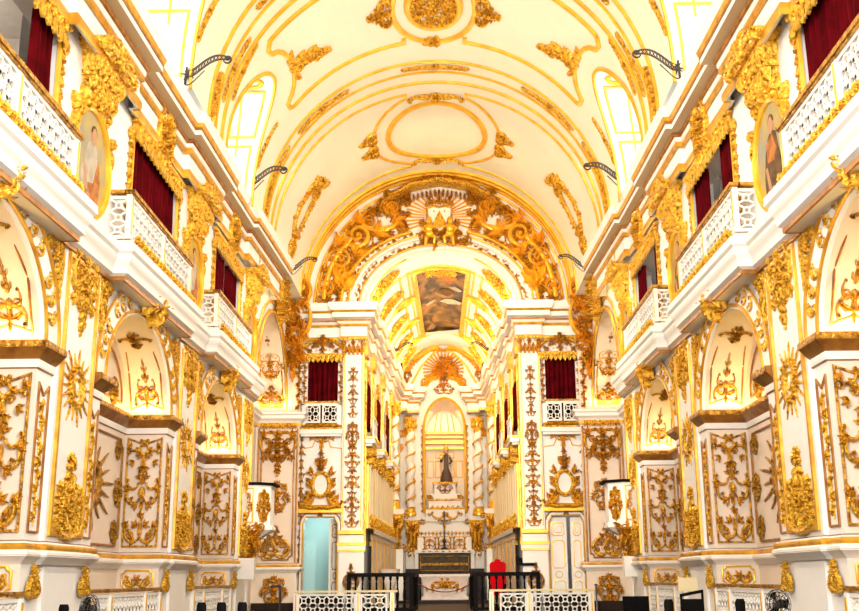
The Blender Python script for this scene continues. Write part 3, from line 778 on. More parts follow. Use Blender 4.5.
def o_reveal(kind, seed):                              # origin bottom centre; three ornaments of a chapel panel
    m = MB(); w = .36; T = .024; m.sym = True
    if kind == 'top':
        cscroll(m, (.03, .08), (.30, .36), .55, T, .07, .3, .2); cscroll(m, (.30, .40), (.06, .52), .4, T, .07, .3, .3); spray(m, .3, .42, .8, .14, .06); spray(m, .22, .2, -.6, .14, .06); scroll(m, .12, .28, .07, 0, 1, 1.4, .02, .07); spray(m, .03, .1, -1.0, .14, .06); spray(m, .1, .38, .2, .12, .06, 2)
        m.sym = False; shell(m, 0, .46, pi/2, .1, 5, 2.2, .09); boss(m, 0, .30, .05, .1); leaf(m, 0, .08, pi/2, .22, .07, .08); leaf(m, 0, .08, -pi/2, .12, .05, .06)
    elif kind == 'mid':
        cscroll(m, (.08, .12), (.32, .30), -.6, T, .07, .3, .4); cscroll(m, (.10, .40), (.34, .44), -.5, T, .07, .2, .4); spray(m, .3, .32, .4, .16, .06); spray(m, .1, .08, -.5, .16, .06); spray(m, .06, .5, .9, .14, .06, 2); spray(m, .2, .2, -.9, .1, .06, 2)
        m.sym = False; boss(m, 0, .27, .075, .15, 10, 1.4); leaf(m, 0, .12, -pi/2, .16, .06, .06); leaf(m, 0, .42, pi/2, .22, .06, .07); shell(m, 0, .42, pi/2, .1, 5, 2., .08)
    else:
        cscroll(m, (.02, .1), (.33, .26), -.5, T*1.2, .07, .2, .4); cscroll(m, (.34, .26), (.16, .02), -.35, T, .07, .2, .3); scroll(m, .2, .17, .075, 1, -1, 1.4, .022, .07); spray(m, .33, .3, 1.3, .14, .06); spray(m, .08, .3, .7, .16, .06); spray(m, .12, .06, -.2, .12, .06, 2)
        m.sym = False; leaf(m, 0, .2, pi/2, .2, .06, .07); boss(m, 0, .2, .045, .1); boss(m, 0, .36, .04, .09, 8, 1.3); strand(m, [(0, .38), (.05, .46), (-.03, .54), (.02, .62)], [.02, .025, .02, .01], .06); spray(m, 0, .45, pi/2, .14, .06)
    m.sym = False
    return m
def o_key():                                           # keystone cartouche, origin top centre, leans out
    m = MB(); sym_orn(m, 31, .36, .5, lambda t: .55+.5*t, 3, -.52, .14)
    shell(m, 0, -.16, pi/2, .26, 7, 2.6, .24); m.sym = True
    cscroll(m, (.1, -.08), (.40, -.2), .5, .07, .24); leaf(m, .12, -.3, -.3, .34, .12, .2, -1); m.sym = False
    rosette(m, 0, -.3, .2, 7, .24); leaf(m, 0, -.35, -pi/2, .3, .13, .2)
    return m
def o_capital():                                       # corbel over the ovals, origin top centre; 1.5 wide, .85 tall
    m = MB()
    def lay(z0, z1, w0, w1, d0, d1):
        m.add([(-w0, 0, z0), (w0, 0, z0), (w0, -d0, z0), (-w0, -d0, z0), (-w1, 0, z1), (w1, 0, z1), (w1, -d1, z1), (-w1, -d1, z1)], [(0,1,2,3), (7,6,5,4), (3,2,6,7), (2,1,5,6), (0,3,7,4)])
    lay(-.07, 0, .74, .78, .40, .44); lay(-.14, -.07, .66, .72, .32, .38); lay(-.42, -.14, .52, .62, .16, .28); lay(-.5, -.42, .56, .56, .2, .2); lay(-.85, -.5, .34, .52, .04, .14)
    o = m; R = random.Random(8)
    def put(fn, dy):
        t = MB(); fn(t); m.add([(x, y-dy, z) for x, y, z in t.v], t.f)
    def egg(t):
        for i in range(7): leaf(t, -.54+.18*i, -.15, -pi/2, .28, .085, .09, 0, 2, 5); 
        for i in range(6): boss(t, -.45+.18*i, -.2, .05, .09)
    put(egg, .20)
    def drops(t):
        for i in range(7): leaf(t, -.5+.166*i, -.45, -pi/2, .26, .07, .08, 0, 2, 5)
        t.sym = True; scroll(t, .42, -.52, .13, 0, -1, 1.4, .05, .1); t.sym = False
    put(drops, .12)
    def top(t):
        t.sym = True; cscroll(t, (.12, -.02), (.68, -.04), .35, .05, .1); leaf(t, .1, .0, .9, .3, .1, .1, 1); scroll(t, .62, -.06, .1, 0, 1, 1.3, .04, .1); t.sym = False; shell(t, 0, .0, pi/2, .2, 7, 2.5, .12)
    put(top, .34)
    return m
def o_crest():                                         # over the tribune windows, origin bottom centre, .8 tall
    m = MB(); sym_orn(m, 41, .38, .62, lambda t: .7+.3*sin(pi*t), 3, .04, .16)
    for z, r in ((.14, .11), (.32, .12), (.5, .11)): rosette(m, 0, z, r, 7, .22)
    shell(m, 0, .52, pi/2, .26, 9, 2.8, .22); m.sym = True
    cscroll(m, (.1, .72), (.42, .5), .5, .04, .18); cscroll(m, (.42, .45), (.3, .05), .3, .04, .16); spray(m, .36, .62, .7, .2, .16); spray(m, .32, .1, -.8, .2, .14); spray(m, .2, .3, .4, .18, .2)
    m.sym = False; return m
def o_bracket():                                       # scroll console on the frieze, origin bottom centre, .55 tall
    m = MB(); m.box(-.14, .14, -.08, 0, 0, .5)
    for x in (-.09, .09): scroll(m, x*.6, .38, .13, 0, 1, 1.5, .05, .16); scroll(m, x*.6, .12, .09, 2, -1, 1.4, .04, .13)
    leaf(m, 0, .05, pi/2, .4, .1, .14); return m
def o_spandrel():                                      # beside an arch crown; origin at the pier corner, grows to +x and down
    m = MB(); R = random.Random(17)
    cscroll(m, (.05, -.05), (.62, -.12), .2, .05, .09); cscroll(m, (.08, -.1), (.12, -.95), -.2, .05, .09)
    for x, z, a, L in ((.1, -.1, -.2, .5), (.12, -.2, -.9, .45), (.14, -.4, -1.2, .45), (.1, -.6, -1.5, .5), (.35, -.15, -.5, .35), (.2, -.3, -.4, .3), (.5, -.12, 0, .3), (.12, -.9, -1.6, .3)):
        leaf(m, x, z, a, L, .1, .09, R.uniform(-.8, .8), 3)
    for x, z, r in ((.25, -.22, .13), (.16, -.55, .1), (.48, -.16, .09)): scroll(m, x, z, r, R.uniform(0, 6), 1, 1.5, r*.3, .1)
    rosette(m, .16, -.3, .12, 6, .11); return m
def o_thin():                                          # slim finial ornament for soffit panels, origin bottom centre, 1.0 tall
    m = MB(); m.sym = True
    cscroll(m, (.02, .3), (.2, .48), -.6, .03, .06); cscroll(m, (.03, .28), (.3, .06), .35, .035, .06); leaf(m, .04, .1, .2, .3, .07, .06, .8); leaf(m, .03, .5, .9, .16, .05, .05, .8); scroll(m, .14, .3, .09, 0, 1, 1.4, .03, .06); leaf(m, .02, .7, .9, .14, .045, .05, .6); m.sym = False
    for z, r in ((.3, .08), (.52, .06), (.72, .05)): boss(m, 0, z, r, .09, 8, 1.3)
    leaf(m, 0, .05, pi/2, .3, .08, .07); leaf(m, 0, .5, pi/2, .25, .06, .06); leaf(m, 0, .74, pi/2, .3, .05, .06); leaf(m, 0, .1, -pi/2, .2, .05, .05)
    return m
def o_rocaille():                                      # cartouche of leaves for wall panels, origin centre, about .9 x .95
    m = MB(); sym_orn(m, 57, .40, .8, lambda t: .35+.65*sin(pi*min(1, t*.9+.05)), 3, -.42, .08, True)
    m.sym = True; cscroll(m, (.06, -.34), (.26, -.14), -.5, .028, .09); cscroll(m, (.3, .12), (.1, .36), -.45, .028, .09); spray(m, .3, .0, .1, .18, .08); spray(m, .12, -.36, -.9, .16, .08); m.sym = False
    rosette(m, 0, 0, .15, 7, .12); boss(m, 0, 0, .07, .15); spray(m, 0, -.36, -pi/2, .2, .08); return m
def o_cand(L, w, seed):                                # symmetric candelabrum trail, origin bottom centre
    m = MB(); sym_orn(m, seed, w, L, lambda t: .85+.25*cos(t*L*9), max(4, int(L/.22)), 0, .06, True, .5)
    for k in range(int(L/.5)): rosette(m, 0, .25+.5*k, w*.4, 6, .08)
    return m
def o_tri():                                           # pyramid of scrolls, origin bottom centre .85 tall
    m = MB(); sym_orn(m, 63, .40, .75, lambda t: 1.05-.9*t, 4, 0, .09); m.sym = True
    cscroll(m, (.02, .05), (.40, .12), -.4, .045, .09); cscroll(m, (.4, .12), (.16, .42), -.3, .04, .09); m.sym = False
    return m
def o_spindle():                                       # vault ribs; origin centre, 1.7 long along x
    m = MB(); m.sym = True; R = random.Random(77)
    for i in range(6):
        x = .08+.13*i; w = .15*(1-i/7)
        leaf(m, x-.05, .0, .55, .26, w*.55, .05, -.6, 2, 5); leaf(m, x-.05, 0, -.55, .26, w*.55, .05, .6, 2, 5); boss(m, x, 0, w*.35+.012, .07, 6)
    leaf(m, .75, 0, 0, .2, .05, .05, 0, 2, 5); m.sym = False; rosette(m, 0, 0, .16, 7, .07); return m
def o_corner():                                        # rocaille in the vault panel corner; origin at corner, grows +x (across the vault)
    m = MB(); R = random.Random(91)
    for x, z, a, L, W_ in ((0, 0, .3, .6, .16), (0, .05, .8, .5, .14), (.1, -.1, -.4, .5, .14), (.4, .1, .35, .5, .13), (.7, .25, .5, .5, .13), (.9, .4, .6, .4, .12), (.05, -.3, -1.2, .5, .12), (.0, .3, 1.3, .45, .12), (.5, .0, -.2, .4, .1), (.6, .4, .9, .3, .1)):
        leaf(m, x, z, a, L, W_, .09, R.uniform(-.8, .8), 3)
    for x, z, r in ((.15, .05, .2), (.45, .2, .17), (.75, .36, .15), (.1, -.22, .14), (.98, .52, .12), (.35, .02, .12)): scroll(m, x, z, r, R.uniform(0, 6), R.choice((-1, 1)), 1.4, r*.3, .1)
    for x, z in ((.2, .1), (.55, .25), (.85, .45)): rosette(m, x, z, .12, 6, .11)
    return m
def o_ring_orn():                                      # oval frame with leaf crest; origin centre
    m = MB(); strand(m, [(.30*cos(2*pi*i/28), .78*sin(2*pi*i/28)) for i in range(29)], .075, .08)
    R = random.Random(6)
    for i in range(26):
        a = 2*pi*i/26; leaf(m, .30*cos(a), .78*sin(a), a+R.uniform(.6, 1.8), .26, .07, .08, R.uniform(-1, 1), 2, 5)
    for k in range(5): leaf(m, .06*(k-2), .8+.05*k % 2, pi/2-.25*(k-2), .5, .1, .09, 0, 3)
    for z in (.9, 1.1, 1.25): rosette(m, 0, z, .14-.03*(z-.9), 6, .1)
    for z in (-.85, -1.0, -1.3): rosette(m, 0, z, .15, 6, .1)
    m.sym = True; leaf(m, .02, -.95, -.6, .4, .12, .09, -1); leaf(m, .02, -1.0, -1.2, .5, .1, .09); cscroll(m, (.04, 1.0), (.3, .7), .4, .04, .09); m.sym = False
    return m

def carve(key, fn, loc, rz, sc, name, label, cat, group=None, mt=GOLD, parent=None):
    me = shared(key, fn, mt)
    return inst(me, name, loc, rz, sc, parent, label, cat, group)

PW = ['near', 'middle', 'far']
for s in (-1, 1):
    w = W(s); rz = rz_of(s); SD = SIDE[s]
    side = f'the {SD} nave wall'
    # ---------------- piers
    for i, yp in enumerate(YP):
        on = f"the {PW[i]} {SD} pier"
        t = MB(); frame2(t, [(-.62, 2.2), (.62, 2.2), (.62, 5.95), (-.62, 5.95)], .075, .05)
        o = t.build('panel_moulding', GOLDM); o.location = w(.06, yp, 0); o.rotation_euler.z = rz
        tag(o, f'plain gilt panel moulding around {on}', 'panel frame', 'pier panel frames')
        carve('pendant_carving', o_pendant, w(.06, yp, 6.02), rz, (1., .5, 1), 'pendant_carving', f'gilded hanging cartouche at the top of {on}', 'carving', 'pier pendants')
        sn = carve('sun_rays', o_sun, w(.06, yp, 4.2), rz, (1.30, .6, .98), 'sunburst', f'gilded oval sunburst halfway up {on}', 'sunburst', 'pier sunbursts')
        inst(shared('medallion', o_sun_plate, LATT), 'medallion', parent=sn)
        carve('pedestal_carving', o_pedestal, w(.06, yp, 2.22), rz, (1.05, .5, 1), 'pedestal_carving', f'gilded pedestal trophy low on {on}', 'carving', 'pier pedestals')
        for k in (-1, 1):
            y = yp + k*1.02
            st = empty('jamb_strip', w(0, y, 2.2), rz, f'slim gilded foliage strip on the {"nearer" if k < 0 else "farther"} edge of {on}', 'carved strip', 'jamb strips')
            st_m = MB(); frame2(st_m, [(-.17, 0), (.17, 0), (.17, 1.85), (.0, 1.72), (-.17, 1.85)], .03, .03)
            st_m.build('frame', OLDGOLD, st)
            inst(shared('strip_leaf', lambda: o_strip(1.55, .13, 4), GOLD), 'foliage', (0, 0, .08), sc=(1, .5, 1), parent=st)
        # oval painting
        z0 = 7.62 + zs(yp)
        root = empty('oval_painting', w(.0, yp, z0), rz, f'oval painting of a {["man in white tunic with orange cloth" if s < 0 else "dark robed figure", "robed figure", "robed figure"][i]} on {on}', 'painting', 'oval paintings between the tribunes')
        t = MB(); t.cur = 0; a, h = .74, .76
        t.poly([(a*cos(2*pi*k/32), -.03, h*sin(2*pi*k/32)) for k in range(32)])
        t.build('canvas', SKYP if i < 1 else SKYP2, root)
        t = MB()
        body = [(x_*1.15, z_*1.12) for x_, z_ in [(-.32, -.6), (.3, -.62), (.36, -.3), (.24, .05), (.20, .22), (.05, .3), (-.12, .22), (-.24, .05), (-.34, -.25)]]
        def slab(pts, y0): t.add([(x, y0, z) for x, z in pts]+[(x, -.02, z) for x, z in pts], [tuple(range(len(pts)))]+[(k, (k+1) % len(pts), (k+1) % len(pts)+len(pts), k+len(pts)) for k in range(len(pts))])
        mats = [PWHITE, PORANGE, SKIN, PBROWN] if s < 0 else [PBROWN, PORANGE, SKIN, PBROWN]
        slab(body, -.045)
        t.cur = 1; slab([(-.05, -.6), (.38, -.55), (.42, -.2), (.30, .1), (.2, -.1), (.14, -.3), (-.1, -.36)] if s < 0 else [(-.2, .2), (.1, .26), (.24, .0), (.1, -.15), (-.18, -.1)], -.05)
        t.cur = 2; slab([(.06+.10*cos(2*pi*k/12), .40+.13*sin(2*pi*k/12)) for k in range(12)], -.05); slab([(-.3, -.15), (-.22, -.15), (-.1, -.5), (-.2, -.55)], -.052); slab([(-.25, -.75), (.05, -.72), (0, -.5), (-.3, -.5)], -.052)
        t.cur = 3; slab([(.06+.11*cos(pi*k/8), .44+.13*sin(pi*k/8)) for k in range(9)], -.048)
        t.build('painted_figure', mats, root)
        t = MB(); P = [(a*1.07*cos(2*pi*k/40), 0, h*1.06*sin(2*pi*k/40)) for k in range(40)]
        band(t, P, (0, -1, 0), .15, .10, True, ((-.5, 0), (-.45, .7), (-.2, 1), (.1, .7), (.3, .9), (.5, .4), (.5, 0))); t.build('frame', GOLDL, root)
        t = MB(); t.sym = True
        for z, x in ((.85, .12), (.75, .4), (.5, .68)): leaf(t, x, z, 1.2-x, .3, .12, .12, .8); scroll(t, x, z, .12, 0, 1, 1.4, .04, .12)
        leaf(t, .7, .5, -1.2, .4, .1, .1, .4); t.sym = False; shell(t, 0, .82, pi/2, .32, 9, 2.6, .16); t.build('crest', GOLD, root)
        t = MB(); t.sym = True; cscroll(t, (.05, -.92), (.3, -.82), -.4, .04, .1); leaf(t, .05, -.9, -.6, .3, .1, .1, .8); t.sym = False; rosette(t, 0, -.93, .13, 6, .13); t.build('foot_ornament', GOLD, root)
        carve('corbel_capital', o_capital, w(.0, yp, 9.30+ze(yp)*.6), rz, (1.0, 1, 1), 'corbel_capital', f'large gilded corbel capital above the oval painting on {on}', 'capital', 'corbel capitals')
        carve('frieze_bracket', o_bracket, w(.10, yp, 9.36+ze(yp)), rz, 1., 'frieze_bracket', f'small gilt scroll bracket on the frieze over {on}', 'bracket', 'frieze brackets')
    # ---------------- bays
    for i, yb in enumerate(YB):
        ba = f"the {PW[i]} {SD} bay"
        dz = zs(yb)
        carve('keystone', o_key, w(.10, yb, 6.5), rz, 1.1, 'keystone_cartouche', f'gilded keystone cartouche under the balcony of {ba}', 'keystone', 'keystones')
        for k in (-1, 1):
            me = shared('spandrel_leaf', o_spandrel, GOLD)
            o = inst(me, 'spandrel_carving', w(.03, yb+k*2.40, 6.05), rz, ((.72 if (k < 0) == (s < 0) else -.72), .55, .72), None, f'gilded acanthus in the {"nearer" if k < 0 else "farther"} arch spandrel of {ba}', 'carving', 'spandrel carvings')
            # archivolt carving, bent along the arch
            def axf(v, k=k, yb=yb):
                t_ = v[2]; a_ = pi*(.5+k*(.12+.33*(1-t_)))  # t 0..1
                cy, cz = -cos(a_), sin(a_)
                ra, rh = HO+.29+v[0], 1.63+v[0]
                return w(.055-v[1], yb+ra*cy, 4.56+rh*cz)
            for q, (za, zb) in enumerate(((.0, .42), (.52, 1.0))):
                t = MB(axf); n = 3
                for j in range(n):
                    z = za+(zb-za)*(j+.5)/n; sg = 1 if j % 2 else -1
                    t.sym = False
                    for sx in (-1, 1): strand(t, [(0, z-.05), (sx*.09, z-.03), (sx*.13, z+.01), (sx*.11, z+.045), (sx*.05, z+.03)], [.010, .013, .014, .011, .006], .025)
                    leaf(t, 0, z-.05, pi/2, .09, .04, .025, 0, 2, 5)
                o = t.build('archivolt_carving', GOLD)
                tag(o, f'gilded leaf trail on the {"nearer" if k < 0 else "farther"} {"upper" if q else "lower"} arch band of {ba}', 'carving', 'archivolt carvings')
        # far jamb panel of the recess
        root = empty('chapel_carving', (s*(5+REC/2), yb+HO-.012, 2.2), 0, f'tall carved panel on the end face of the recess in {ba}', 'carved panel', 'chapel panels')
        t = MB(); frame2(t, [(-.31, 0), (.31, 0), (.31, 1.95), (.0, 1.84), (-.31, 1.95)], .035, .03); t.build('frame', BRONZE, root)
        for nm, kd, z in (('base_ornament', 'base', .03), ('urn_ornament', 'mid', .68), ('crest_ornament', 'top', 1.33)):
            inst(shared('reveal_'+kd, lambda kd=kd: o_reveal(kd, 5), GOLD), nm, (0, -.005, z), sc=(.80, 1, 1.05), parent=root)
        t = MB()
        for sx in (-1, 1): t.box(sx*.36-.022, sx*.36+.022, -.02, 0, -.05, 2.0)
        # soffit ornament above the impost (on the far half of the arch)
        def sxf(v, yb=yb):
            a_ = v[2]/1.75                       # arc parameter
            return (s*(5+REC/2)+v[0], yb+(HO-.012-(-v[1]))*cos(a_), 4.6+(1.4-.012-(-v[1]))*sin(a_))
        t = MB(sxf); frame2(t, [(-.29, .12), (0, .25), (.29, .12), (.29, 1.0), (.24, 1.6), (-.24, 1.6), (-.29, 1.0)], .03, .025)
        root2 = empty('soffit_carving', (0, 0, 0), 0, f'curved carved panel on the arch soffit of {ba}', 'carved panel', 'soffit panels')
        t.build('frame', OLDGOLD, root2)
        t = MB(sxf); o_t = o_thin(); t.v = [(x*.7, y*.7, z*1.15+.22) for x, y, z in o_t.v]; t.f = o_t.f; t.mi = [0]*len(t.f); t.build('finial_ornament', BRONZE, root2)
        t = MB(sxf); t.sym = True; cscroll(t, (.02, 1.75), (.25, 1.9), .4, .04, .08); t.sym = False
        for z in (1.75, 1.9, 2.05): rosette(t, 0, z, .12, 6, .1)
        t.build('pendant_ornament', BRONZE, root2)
        # back wall of the recess
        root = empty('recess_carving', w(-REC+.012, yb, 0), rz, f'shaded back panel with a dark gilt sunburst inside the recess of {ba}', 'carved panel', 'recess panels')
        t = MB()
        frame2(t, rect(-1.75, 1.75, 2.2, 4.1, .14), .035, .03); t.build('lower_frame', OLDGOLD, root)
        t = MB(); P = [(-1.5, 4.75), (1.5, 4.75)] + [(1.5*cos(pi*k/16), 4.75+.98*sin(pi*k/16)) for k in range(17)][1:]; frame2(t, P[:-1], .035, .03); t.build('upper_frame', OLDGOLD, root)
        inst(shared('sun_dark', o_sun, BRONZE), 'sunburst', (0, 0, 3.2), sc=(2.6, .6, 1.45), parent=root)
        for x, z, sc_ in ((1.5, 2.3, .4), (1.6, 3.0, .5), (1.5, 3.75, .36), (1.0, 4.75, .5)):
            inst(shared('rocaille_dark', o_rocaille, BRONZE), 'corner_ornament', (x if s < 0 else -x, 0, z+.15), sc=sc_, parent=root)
        # dado panel carvings below the moulding
        for k, (lx, ly, r_, wd) in enumerate(((s*(5+REC/2), yb+HO-.012, 0, .56),)):
            root = empty('dado_scrollwork', (lx, ly, 1.44), r_, f'low gilded scroll panel under the dado rail in {ba}', 'carved panel', 'dado panels')
            t = MB(); frame2(t, rect(-wd/2, wd/2, .02, .34, .06), .03, .03); t.build('frame', GOLDL, root)
            t = MB(); t.sym = True; cscroll(t, (.03, .1), (.2, .2), -.5, .035, .06); scroll(t, .16, .12, .08, 0, 1, 1.3, .03, .06); t.sym = False; rosette(t, 0, .18, .1, 6, .07); t.build('scrollwork', GOLD, root)
        for k in (-1, 1):
            carve('dado_leaf', o_tri, w(.03, yb+k*2.28, 1.42), rz, (.42, .7, .46), 'dado_carving', f'small gilded leaf below the dado on the {"nearer" if k < 0 else "farther"} jamb of {ba}', 'carving', 'dado leaves')
        # balustrade closing the chapel
        root = empty('chapel_balustrade', w(.02, yb, FLOOR), rz, f'white pierced balustrade closing the chapel of {ba}', 'balustrade', 'chapel balustrades')
        me = shared('chapel_lattice', lambda: (lambda q: (lattice(q, -1.85, -1.05, .12, .9, .2), lattice(q, -.9, .9, .12, .9, .2), lattice(q, 1.05, 1.85, .12, .9, .2), q)[-1])(MB()), LATT)
        inst(me, 'lattice_panel', parent=root)
        t = MB(); t.box(-2.0, 2.0, -.06, .06, 1.0, 1.03); t.box(-2.0, 2.0, -.05, .05, .97, 1.0); t.build('top_rail', BRONZE, root)
        for x in (-1.93, -.975, .975, 1.93):
            t = MB(); t.box(x-.05, x+.05, -.05, .05, 0, .95); ps = t.build('post', LATT, root)
            t = MB(); t.box(x-.025, x+.025, -.06, -.04, .1, .9); t.build('gilt_panel', GOLDL, ps)
        # ---------------- tribune: balcony
        z0 = 6.62+dz
        root = empty('tribune_balcony', w(.30, yb-.1, z0), rz, f'white lattice balcony with gilt rail projecting from {ba}', 'balcony', 'tribune balconies')
        L = 1.98
        me = shared('balcony_lattice', lambda: (lambda q: (lattice(q, -L+.1, -.08, .16, .76, .22), lattice(q, .08, L-.1, .16, .76, .22), q)[-1])(MB()), LATT)
        inst(me, 'front_lattice', parent=root)
        for k in (-1, 1):
            t = MB(); lattice(t, 0, .28, .16, .76, .2); pl = t.build('side_lattice', LATT, root); pl.location = (k*L, .03, 0); pl.rotation_euler.z = pi/2
        for x in (-L, 0, L):
            t = MB(); t.box(x-.06, x+.06, -.04, .04, .1, .82); ps = t.build('post', LATT, root)
            t = MB(); t.box(x-.02, x+.02, -.05, -.035, .2, .78); t.build('gilt_inlay', GOLDL, ps)
        t = MB(); t.box(-L-.07, L+.07, -.08, .08, .84, .90); t.box(-L-.05, L+.05, -.06, .06, .81, .84)
        for k in (-1, 1): t.box(*sorted((k*(L-.07), k*(L+.07))), .06, .33, .84, .90)
        t.build('hand_rail', BRONZE, root)
        t = MB(); t.box(-L-.05, L+.05, -.08, .3, 0, .07); t.build('base_plinth', LATT, root)
        def fringe():
            q = MB(); R = random.Random(2); n = 18
            for j in range(n):
                x = -L+2*L*(j+.5)/n
                shell(q, x, .03, pi/2, .15, 5, 2.4, .07); scroll(q, x+L/n, .07, .07, R.uniform(0, 6), 1, 1.2, .03, .06)
            strand(q, [(-L, .02), (0, .02), (L, .02)], .035, .06); return q
        f_ = inst(shared('balcony_fringe', fringe, GOLD), 'gilt_fringe', (0, -.10, .01), parent=root)
        # tribune window surround
        root = empty('tribune_surround', w(.01, yb+WO, 6.62+dz), rz, f'gilt carved frame of the curtained opening in {ba}', 'window frame', 'tribune surrounds')
        t = MB(); frame2(t, [(-1.5, 0), (-1.5, 2.32), (1.5, 2.32), (1.5, 0)], .09, .05, False); t.build('frame', GOLDL, root)
        def edge():
            q = MB()
            for j in range(9):
                z = .7+1.6*j/9; spray(q, .05, z, pi/2-.9, .2, .05, 2, .6); boss(q, .06, z, .035, .06, 6)
            scroll(q, .14, 2.2, .12, 0, -1, 1.4, .05, .08); scroll(q, .10, 1.1, .08, 0, 1, 1.4, .035, .07); strand(q, [(.05, .65), (.06, 1.4), (.05, 2.3)], .03, .04); return q
        me = shared('surround_leaves', edge, GOLD)
        for k in (-1, 1): inst(me, 'leaf_edging', (k*1.5, 0, 0), sc=(k, 1, 1), parent=root)
        # pelmet
        root = empty('pelmet', w(.02, yb+WO, 8.78+dz), rz, f'gilded scalloped pelmet over the opening of {ba}', 'pelmet', 'tribune pelmets')
        def pelm():
            q = MB(); n = 15
            q.box(-1.62, 1.62, -.12, 0, .24, .30); q.box(-1.56, 1.56, -.08, 0, .08, .24)
            for j in range(n):
                x = -1.5+3.0*j/(n-1); q.add([(x+.09*c_, -.09, .12-.20*s_) for c_, s_ in ((-1, 0), (-.95, .5), (-.5, .85), (0, 1), (.5, .85), (.95, .5), (1, 0))]+[(x+.09*c_, -.06, .12-.20*s_) for c_, s_ in ((-1, 0), (-.95, .5), (-.5, .85), (0, 1), (.5, .85), (.95, .5), (1, 0))],
                      [tuple(range(7)), tuple(range(13, 6, -1))]+[(a, a+1, a+8, a+7) for a in range(6)])
            t_ = MB()
            for j in range(n-1):
                x = -1.5+3.0*(j+.5)/(n-1); leaf(t_, x, .12, pi/2, .18, .06, .05, 0, 2, 5)
            q.add([(x, y-.08, z) for x, y, z in t_.v], t_.f); return q
        inst(shared('pelmet_board', pelm, GOLD), 'scalloped_board', parent=root)
        t = MB(); frame2(t, [(-1.75, .36), (-.5, .36), (-.3, .44), (.3, .44), (.5, .36), (1.75, .36)], .06, .10, False); t.build('top_moulding', GOLDL, root)
        carve('window_crest', o_crest, w(.06, yb+WO, 9.16+ze(yb)), rz, (.95, .9, 1.05), 'window_crest', f'gilded shell cresting rising over the pelmet into the frieze of {ba}', 'crest', 'window crests')

def curtain(name, x0, x1, z0, z1, loc, rz, label, pull=0., seed=1, group='red curtains', folds=None):
    """velvet drop in a local plane; pull narrows it towards the bottom on the inner side"""
    R = random.Random(seed); t = MB(); nx = 40; nz = 10; ph = R.uniform(0, 6); f = folds or max(3, int(abs(x1-x0)/.13))
    rows = []
    for j in range(nz+1):
        u = j/nz; z = z0+(z1-z0)*u; row = []
        for i in range(nx+1):
            q = i/nx; x = x0+(x1-x0)*q*(1-pull*(1-u)*.5)
            row.append((x, .045*sin(2*pi*f*q+ph+.6*sin(3*u+ph))+.015*sin(2*pi*f*2.3*q), z))
        rows.append(row)
    t.grid(rows); o = t.build(name, RED, smooth=80); o.location = loc; o.rotation_euler.z = rz
    return tag(o, label, 'curtain', group)
# ---------------------------------------------------------------- curtains in the tribune openings
for s in (-1, 1):
    w = W(s); rz = rz_of(s); SD = SIDE[s]; u = 1 if s < 0 else -1     # local +x is away from the camera on the left wall
    def cur(yb, a, b, label, pull=0., seed=1):
        dz = zs(yb); x0, x1 = (a*u, b*u)
        curtain('red_curtain', x0, x1, .0, 2.3, w(-.07, yb+WO, 6.64+dz), rz, label, pull, seed)
    S = f"the {SD} wall's"
    if s < 0:
        cur(YB[0], 1.46, .80, f"gathered dark red curtain at the far end of {S} near opening", 0, 3)
        cur(YB[1], -1.46, .02, f"drawn red velvet curtain filling the nearer half of {S} middle opening", 0, 4)
        cur(YB[1], 1.46, .0, f"drawn red velvet curtain filling the farther half of {S} middle opening", 0, 5)
        cur(YB[2], -1.46, -.25, f"red curtain on the nearer side of the gap in {S} far opening", 0, 6)
        cur(YB[2], 1.46, .2, f"red curtain on the farther side of the gap in {S} far opening", 0, 7)
    else:
        cur(YB[0], -1.46, .02, f"drawn red velvet curtain in the nearer half of {S} near opening", 0, 8)
        cur(YB[0], 1.46, .03, f"drawn red velvet curtain in the farther half of {S} near opening", 0, 9)
        cur(YB[1], -1.46, -.42, f"red curtain on the nearer side of {S} middle opening with a grey gap", 0, 10)
        cur(YB[1], 1.46, .62, f"narrow red curtain on the farther side of {S} middle opening", 0, 11)
        cur(YB[2], -1.46, -.80, f"red curtain on the nearer side of {S} far opening", 0, 12)
        cur(YB[2], 1.46, .55, f"red curtain on the farther side of {S} far opening", 0, 13)

# ---------------------------------------------------------------- ornaments on the nave vault
def vx(ang, Y, rot=0., sc=1., flip=1):
    """local x runs up the vault towards the crown (rot=0), local z along the nave"""
    c_, s_ = cos(rot), sin(rot); th0 = radians(ang); sg = -1 if ang > 0 else 1
    def f(v):
        x, z = v[0]*sc*flip, v[2]*sc
        a, b = x*c_-z*s_, x*s_+z*c_
        return vpt(th0+sg*a/RV, Y+b, .01-v[1]*sc)
    return f
def vorn(fn, ang, Y, rot, sc, name, label, cat, group, mt=GOLD, flip=1):
    m = fn(); m.xf = vx(ang, Y, rot, sc, flip); o = m.build(name, mt); return tag(o, label, cat, group)
WB = ['near', 'middle', 'far']
for i, yr in enumerate(RIBY):
    if i == 0: continue
    rb = f'the {WB[i]} vault rib'
    for a, dy, wh in ((0, -.31, 'at the crown of'), (-43, -.31, 'on the left haunch of'), (43, -.31, 'on the right haunch of'), (-70, .3, 'low on the left of'), (70, .3, 'low on the right of')):
        if i == 2 and abs(a) == 70: dy = -.31
        vorn(o_spindle, a, yr+dy, 0 if a else 0, 1. if abs(a) < 60 else .85, 'rib_spindle', f'gilded spindle of leaves {wh} {rb}', 'carving', 'vault rib spindles')
    for sg, sd in ((-1, 'left'), (1, 'right')):
        m = MB(vx(sg*86, yr-.31, 0, 1)); R = random.Random(4)
        for j in range(5): rosette(m, -.1+.2*j, 0, .17, 6, .06); leaf(m, -.1+.2*j, .05, R.uniform(0, 3), .2, .07, .06)
        tag(m.build('rib_base_carving', GOLD), f'gilded rosette strip at the {sd} foot of {rb}', 'carving', 'vault rib feet')
